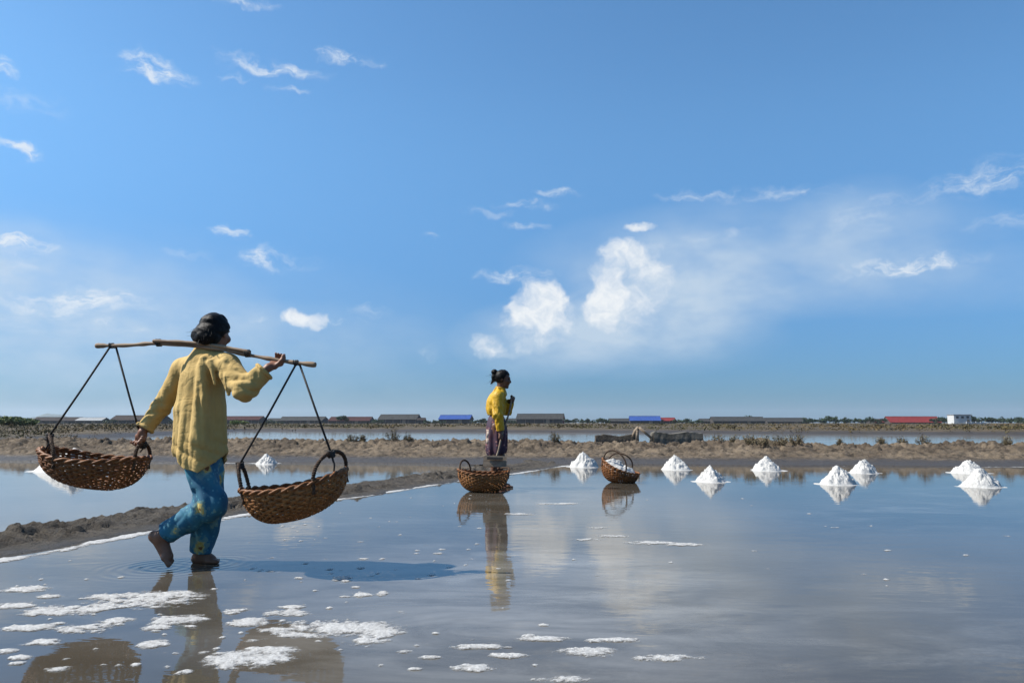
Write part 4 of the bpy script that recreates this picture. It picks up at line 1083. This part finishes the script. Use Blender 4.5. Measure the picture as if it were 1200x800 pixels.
# ================================================================== baskets
def basket(center, yaw, tilt, a, b, depth, seed, label, hoops, ropes=(), mat='wicker', gap=.0, roll=0.0, asym=0.0, lift=.04, belly=.78, shift=0.0):
    """woven boat shaped basket; local origin at the bottom; hoops: (theta0, theta1, height, lean); ropes: (hoop index, world point)"""
    rng = random.Random(seed)
    t = empty('basket', center); t.rotation_euler = (roll, tilt, yaw); tag(t, label, 'basket', 'woven salt baskets')
    Mw = Matrix.Translation(center) @ t.rotation_euler.to_matrix().to_4x4(); Mi = Mw.inverted()
    def S(th, u, off=0.0):
        ph = u * math.pi / 2
        rr = math.sin(ph) ** belly
        c, s_ = math.cos(th), math.sin(th)
        zr = depth + lift * c * c + asym * c
        x = (a + off) * rr * c + shift * (1 - rr); y = (b + off) * rr * s_
        z = zr * (1 - max(0.0, math.cos(ph)) ** .9) - off * math.cos(ph)
        return Vector((x, y, z))
    nr = 46; rows = 17
    m = MB()
    for k in range(nr):                         # upright splints
        th = 2 * math.pi * (k + .25 * rng.uniform(-1, 1)) / nr
        pts, rad, ups = [], [], []
        top = 1.0 + rng.uniform(-.01, .035)
        for i in range(19):
            u = .10 + (top - .10) * i / 18
            p = S(th, u, .0035 * (1 if (k + int(u * rows)) % 2 else -1)); pts.append(p); ups.append(S(th, u, .02) - S(th, u, 0))
            rad.append((.0045 + .0115 * u) * (1 - gap * .35))
        m.tube(pts, rad, 4, flat=.20, upv=ups)
    for r_ in range(rows):                      # weavers going round
        u = .14 + .84 * (r_ + .5) / rows; w = .0125 * (1 - gap) * rng.uniform(.85, 1.1) * (a / .32)
        n = nr * 2; pts, ups, rad = [], [], []
        for i in range(n + 1):
            th = 2 * math.pi * i / n; par = 1 if ((i // 2) + r_) % 2 else -1
            p = S(th, u + .008 * math.sin(th * 3 + r_), .004 * par); pts.append(p); ups.append(S(th, u, .02) - S(th, u, 0)); rad.append(w * (1 + .15 * math.sin(i * 1.3 + r_ * 2)))
        m.tube(pts, rad, 4, flat=.16, upv=ups, caps=False)
    for q in range(7):                          # splints crossing under the bottom
        th = math.pi * q / 7; pts = []; ups = []
        for i in range(9):
            u = -.2 + .4 * i / 8; p = S(th if u > 0 else th + math.pi, abs(u), .001 * q); pts.append(p); ups.append(Vector((0, 0, 1)))
        m.tube(pts, .013, 4, flat=.2, upv=ups)
    m.build('woven_shell', M[mat], t)
    m = MB()
    for j in range(2):                          # rim: two twisted canes
        pts = []
        for i in range(97):
            th = 2 * math.pi * i / 96; w = th * 14 + math.pi * j
            pts.append(S(th, .985, .009 * math.cos(w)) + Vector((0, 0, .009 * math.sin(w))))
        m.tube(pts, .0085, 6, caps=False)
    m.build('rim', M['wicker_dark'], t)
    tops = []
    for (t0, t1, hh, lean) in hoops:
        p0, p1 = S(t0, .80, .008), S(t1, .80, .008); e0, e1 = S(t0, .99), S(t1, .99)
        mid_ = (e0 + e1) / 2 + Vector((lean[0], lean[1], hh)); pts = []
        for i in range(25):
            w = i / 24; ang_ = math.pi * w
            q = e0.lerp(e1, .5 - .5 * math.cos(ang_)) + (mid_ - (e0 + e1) / 2) * math.sin(ang_) ** .8
            pts.append(q)
        pts = [p0] + pts + [p1]
        m = MB()
        m.tube(pts, .0085, 7)
        for j in range(2):                      # wound binding
            qs = []
            for i in range(97):
                u = i / 96 * (len(pts) - 1); k = min(int(u), len(pts) - 2); p = pts[k].lerp(pts[k + 1], u - k); w = i * 1.25 + j * math.pi
                d = (pts[k + 1] - pts[k]).normalized(); n1 = d.orthogonal().normalized(); n2 = d.cross(n1)
                qs.append(p + .0082 * (math.cos(w) * n1 + math.sin(w) * n2))
            m.tube(qs, .0050, 5)
        m.build('handle', M['wrapped_handle'], t); tops.append((mid_, pts))
    for (hi, wp, ext) in ropes:
        top = Mi @ Vector(wp); e = Vector(tops[hi][1][13]); m = MB()
        m.tube([top, top.lerp(e, .5) + Vector((0, 0, -.006)), e], .0062, 7)
        for k in range(3):                      # knot round the handle
            c = e + Vector((0, 0, .004 - .012 * k))
            m.tube([c + Vector((.018 * math.cos(w), .018 * math.sin(w), .006 * math.sin(2 * w))) for w in np.linspace(0, 6.283, 13)], .0065, 5, caps=False)
        if ext: m.tube([e, e + Vector((.01, -.012, -ext * .6)), e + Vector((.0, -.02, -ext))], [.006, .0055, .004], 6)
        m.build('rope', M['rope'], t)
    return t, S, Mw

pR = at(347, 426.5, 4.315); pL = at(133, 406, 4.53)
cR = at(352, 607, 4.30)
basket(cR, R(4), R(-11), .298, .215, .19, 1, 'brown woven basket hanging from the right end of the pole',
       [(R(158), R(206), .15, (-.01, 0)), (R(-62), R(14), .125, (.03, -.02))], [(0, pR, .0), (1, pR + Vector((.02, 0, 0)), .12)], mat='wicker', gap=.05, shift=-.075)
cL = at(106, 571, 4.54)
basket(cL, R(-3), R(5), .322, .225, .175, 2, 'brown woven basket with light showing through, hanging from the left end of the pole',
       [(R(172), R(250), .10, (-.02, -.01)), (R(-22), R(28), .085, (-.01, .0))], [(0, pL + Vector((-.02, 0, 0)), .08), (1, pL + Vector((.015, 0, 0)), .05)], mat='wicker_dark', gap=.30, shift=.07)
c2 = ground(566, 574); c2.y = 9.25; c2.x = (566 - 600) / F_PX * 9.2
basket(Vector((c2.x, c2.y, -.012)), R(3), R(2), .315, .26, .235, 3, 'brown woven basket standing in the water at the feet of the standing worker',
       [(R(120), R(205), .13, (-.02, 0)), (R(-10), R(60), .05, (.03, .0))], mat='wicker', gap=.0, belly=.66)
c3x, c3y = (722 - 600) / F_PX * 10.6, 10.65
tb, S3, Mw3 = basket(Vector((c3x, c3y, -.012)), R(-14), R(13), .275, .25, .215, 4, 'brown woven basket heaped with white salt standing in the water',
       [(R(205), R(292), .20, (.0, -.02)), (R(60), R(140), .17, (.04, .0))], mat='wicker_dark', gap=.0, asym=-.045, belly=.62)
def salt_load():
    nr, na = 30, 72; V = []
    for i in range(nr + 1):
        for j in range(na):
            th = 2 * math.pi * j / na; q = i / nr; e = S3(th, .93); 
            z = e.z + .10 * (1 - q ** 2) ** .9 - .02; V.append((e.x * q, e.y * q, z))
    V = np.array(V)
    w, hh = worley2(V[:, 0] * 16, V[:, 1] * 16, 5); qq = np.repeat(np.arange(nr + 1) / nr, na)
    V[:, 2] += (1 - qq ** 6) * (.045 * np.clip(.6 - w, 0, 1) * hh + .04 * fbm2(V[:, 0] * 12, V[:, 1] * 12, 4, 6))
    Fq = np.array([(i * na + j, (i + 1) * na + j, (i + 1) * na + (j + 1) % na, i * na + (j + 1) % na) for i in range(nr) for j in range(na)])
    o = mesh_obj('salt_heap', V, Fq, M['salt'], None, False); o.matrix_world = Mw3
    tag(o, 'heap of white salt filling the basket that stands by itself', 'salt')
salt_load()

# ================================================================== the worker standing with a rake
def worker():
    base = np.array((-.19, 9.70, 0.0))
    L = lambda px, py, dy: np.array(at(px, py, 9.7 + dy)) - base
    t = empty('person', base)
    tag(t, 'person in bright yellow shirt and purple patterned sarong standing with a rake by a basket', 'person')
    face = (1, -.12, -.16); Zu = np.array((0, 0, 1.0)); chest = np.array((1.0, 0, 0)); rgt = np.array((0, -1.0, 0))
    hc = L(589.5, 443.5, 0); neck = L(586, 457, 0)
    shR = L(583.5, 464.5, -.15); elR = L(583, 486, -.20); wrR = L(586.5, 505, -.17); hdR = L(587, 512, -.15)
    shL = L(586, 464.5, .14); elL = L(594, 483, .17); wrL = L(598, 470, .04); hdL = L(600.5, 467.5, .00)
    pel = L(581.5, 498, 0); hipR, hipL = pel + np.array((0, -.08, -.02)), pel + np.array((0, .08, -.02))
    knR, knL = L(580, 536, -.08), L(587, 536, .08); anR = np.array((-.06, -.09, .07)); anL = np.array((.03, .09, .07))
    f = Field((-.30, -.36, -.03), (.36, .34, 1.66), .0062)
    P, fr = head(f, hc, face, .92)
    f.cone(P(-.02, 0, -.07), neck - Zu * .02, .047, .053, .03)
    f.ell(L(583, 474, 0), [.075, .11, .15], None, .04); f.ell(L(582, 486, 0), [.075, .10, .13], None, .04); f.ell(pel, [.085, .11, .12], None, .04)
    f.cone(neck - Zu * .05, shR, .042, .038, .04); f.cone(neck - Zu * .05, shL, .042, .038, .04)
    f.chain([shR, elR, wrR], [.044, .035, .023], .02); f.chain([shL, elL, wrL], [.044, .035, .023], .02)
    f.chain([hipR, knR, anR], [.075, .050, .032], .03); f.chain([hipL, knL, anL], [.075, .050, .032], .03)
    ax = nv(L(600.5, 467, .0) - L(580.5, 534, -.24))
    grip(f, wrR, L(586.8, 512, -.165), ax, .012, 1); grip(f, wrL, hdL, ax, .012, -1)
    for an in (anR, anL): foot(f, an, an + np.array((-.045, 0, -.045)), an + np.array((.11, -.005, -.052)), an + np.array((.165, -.008, -.058)), (0, 1, 0))
    f.mesh('body', 'skin', t); eyes(P, .92, t)
    # hair with a bun
    f = Field(tuple(hc - .22), tuple(hc + .22), .0055); fw, sd, up = fr
    f.ell(P(-.016, 0, .018), [.100, .084, .103], fr)
    def cut(X, Y, Z):
        a = (X - hc[0]) * fw[0] + (Y - hc[1]) * fw[1] + (Z - hc[2]) * fw[2]; u = (X - hc[0]) * up[0] + (Y - hc[1]) * up[1] + (Z - hc[2]) * up[2]
        return np.maximum(np.minimum(a - .022 - .35 * np.maximum(u, 0), .058 - u + .0 * a), -(u + .085) + 0 * a)
    f.clip(cut)
    f.ell(P(-.138, 0, .075), [.044, .048, .040], fr, .012); f.ell(P(-.128, .0, .005), [.036, .042, .050], fr, .012); f.cone(P(-.115, 0, -.03), P(-.165, 0, -.105), .026, .008, .02); f.cone(P(-.09, 0, .03), P(-.12, 0, .03), .03, .03, .02)
    f.disp(lambda x, y, z: .010 * fbm3(x * 28, y * 28, z * 18, 3, 14))
    h = f.mesh('hair', 'hair', t)
    rng = np.random.default_rng(8); m = MB()
    for _ in range(60):
        p0 = np.array((-.10 + rng.normal() * .02, rng.normal() * .03, rng.uniform(-.06, .09))); dr = np.array((-.8 + rng.normal() * .5, rng.normal() * .5, -.6 + rng.normal() * .5)); l = rng.uniform(.03, .075)
        m.tube([P(*p0), P(*(p0 + dr * l * .5)), P(*(p0 + dr * l))], [.002, .0016, .0008], 4, caps=False)
    m.build('stray_hair', M['hair'], h)
    # shirt
    f = Field((-.32, -.36, .60), (.34, .34, 1.38), .0058)
    f.ell(L(582.5, 470, 0), [.108, .145, .13], None, .05); f.ell(L(581.5, 480, 0), [.118, .140, .12], None, .05); f.ell(L(577.5, 474, 0), [.07, .11, .12], None, .05)
    f.cone(neck + Zu * .005, neck - Zu * .05, .060, .075, .04)
    f.cone(neck - Zu * .05, shR, .062, .066, .05); f.cone(neck - Zu * .05, shL, .062, .066, .05)
    f.chain([shR, elR, wrR + (elR - wrR) * .05], [.070, .064, .048], .028); f.chain([shL, elL, wrL + (elL - wrL) * .1], [.070, .060, .046], .028)
    f.disp(lambda x, y, z: -.010 + seg_fold(x, y, z, shR, elR, .8, .5, .010, 7, 2) + seg_fold(x, y, z, elR, wrR, .2, .5, .008, 7, -2) + .014 * (1 - np.abs(np.sin(np.arctan2(y, x) * 3.5 + 2 * fbm3(x * 3, y * 3, z * 2, 2, 63)))) + .010 * fbm3(x * 9 + 4 * z, y * 9, z * 6, 3, 64) - .002 * np.clip(.10 - np.abs(fbm3(x * 8 - 5 * z, y * 7, z * 5 + 3 * x, 2, 68)), 0, 1) / .10)
    f.shell(.012)
    zh = L(0, 486.5, 0)[2]
    f.clip(lambda X, Y, Z: np.where((Y > -.125) & (X < .2), zh - Z + 0 * X * Y, -1.0))
    for w, e in ((wrR, elR), (wrL, elL)):
        d = nv(w - e); c0 = w - d * .01
        f.clip(lambda X, Y, Z: np.where((X - w[0]) ** 2 + (Y - w[1]) ** 2 + (Z - w[2]) ** 2 < .09 ** 2, (X - c0[0]) * d[0] + (Y - c0[1]) * d[1] + (Z - c0[2]) * d[2], -1.0))
    nd = nv(P(0, 0, 0) - neck); n0 = neck + nd * .03
    f.clip(lambda X, Y, Z: np.where((X - neck[0]) ** 2 + (Y - neck[1]) ** 2 + (Z - neck[2]) ** 2 < .12 ** 2, (X - n0[0]) * nd[0] + (Y - n0[1]) * nd[1] + (Z - n0[2]) * nd[2], -1.0))
    s_ = f.mesh('shirt', 'yellow_satin', t)
    m = MB(); u1 = nv(np.cross(nd, (0, 1, 0))); u2 = np.cross(nd, u1)
    m.tube([neck + nd * .026 + .060 * (math.cos(a) * u1 + math.sin(a) * u2) for a in np.linspace(0, 2 * math.pi, 25)], .012, 8, caps=False); m.build('collar', M['yellow_satin'], s_)
    # sarong
    f = Field((-.30, -.28, .30), (.28, .28, 1.05), .006)
    f.ell(L(582, 497, 0), [.122, .142, .17], None, .06)
    for i in range(5):
        w = i / 4; f.ell(L(582 - .3 * w, 505 + 24 * w, 0), [.124 - .004 * w, .142, .12], None, .06)
    f.disp(lambda x, y, z: .010 * np.sin(np.arctan2(y, x) * 9 + 2.5 * fbm3(x * 3, y * 3, z * 2, 2, 74)) * sstep(.95 - z, 0, .4) + .008 * fbm3(x * 9, y * 9, z * 6, 2, 77))
    f.shell(.012)
    zb = L(0, 534, -.1)[2]
    f.clip(lambda X, Y, Z: zb + .03 * np.sin(X * 14) - Z + 0 * Y)
    f.mesh('sarong', 'sarong_cloth', t)
    # white cloth end tucked in at the back of the waist
    m = MB(); V = []; Fq = []
    for i in range(10):
        for j in range(4): V.append(L(569.8 + .5 * math.sin(i * .8) + j * 1.3, 503 + i * 1.9, -.10 - .006 * j + .008 * math.sin(i * 1.3 + j)))
    Fq = [(i * 4 + j, (i + 1) * 4 + j, (i + 1) * 4 + j + 1, i * 4 + j + 1) for i in range(9) for j in range(3)]
    o = mesh_obj('tucked_cloth', V, Fq, M['pale_cloth'], t); sm = o.modifiers.new('s', 'SOLIDIFY'); sm.thickness = .008
worker()
def rake():
    A, B_ = at(601.5, 464, 9.70), at(580.5, 534, 9.46)
    t = empty('salt_rake', B_); tag(t, 'wooden rake with long thin handle and broad board held by the standing worker', 'rake')
    m = MB(); n = 16; m.tube([(A - B_) * (i / n) + Vector((.006 * math.sin(i * .7), 0, 0)) + Vector((0, 0, -.05)) * (1 - i / n) for i in range(n + 1)], [.0125 + .0015 * math.sin(i * 2.1) for i in range(n + 1)], 8); m.build('handle', M['grey_wood'], t)
    m = MB(); c = at(580, 540.5, 9.46) - B_
    Mr = Matrix.Rotation(R(2), 3, 'Y') @ Matrix.Rotation(R(-12), 3, 'X')
    vs = []
    w, d, h = .150, .014, .072
    prof = [(-w, -h), (-w * .97, h * .75), (-w * .80, h), (w * .80, h), (w * .97, h * .8), (w, -h)]
    for dy in (-d, d):
        for x, z in prof: vs.append(c + Mr @ Vector((x, dy, z)))
    nn = len(prof); m.add(vs, [tuple(range(nn)), tuple(range(2 * nn - 1, nn - 1, -1))] + [(i, i + nn, (i + 1) % nn + nn, (i + 1) % nn) for i in range(nn)])
    m.build('board', M['grey_wood'], t, False)
    m = MB(); m.box(c + Vector((0, -.024, h * .55)), (.20, .022, .030), Mr); m.build('cleat', M['rope'], t, False)
rake()

# ================================================================== sea air
def haze():
    m = bpy.data.materials.new('haze'); m.use_nodes = True; nt = m.node_tree; nt.nodes.clear()
    o = nt.nodes.new('ShaderNodeOutputMaterial'); v = nt.nodes.new('ShaderNodeVolumePrincipled')
    v.inputs['Color'].default_value = (.78, .88, 1.0, 1); v.inputs['Density'].default_value = 0.00010; v.inputs['Anisotropy'].default_value = .2
    nt.links.new(v.outputs[0], o.inputs['Volume'])
    mb = MB(); mb.box((0, 2600, 49.4), (7600, 6600, 101.4)); ob = mb.build('haze', m, None, False)
    tag(ob, 'pale sea air over the whole salt field', 'haze', kind='stuff')
haze()
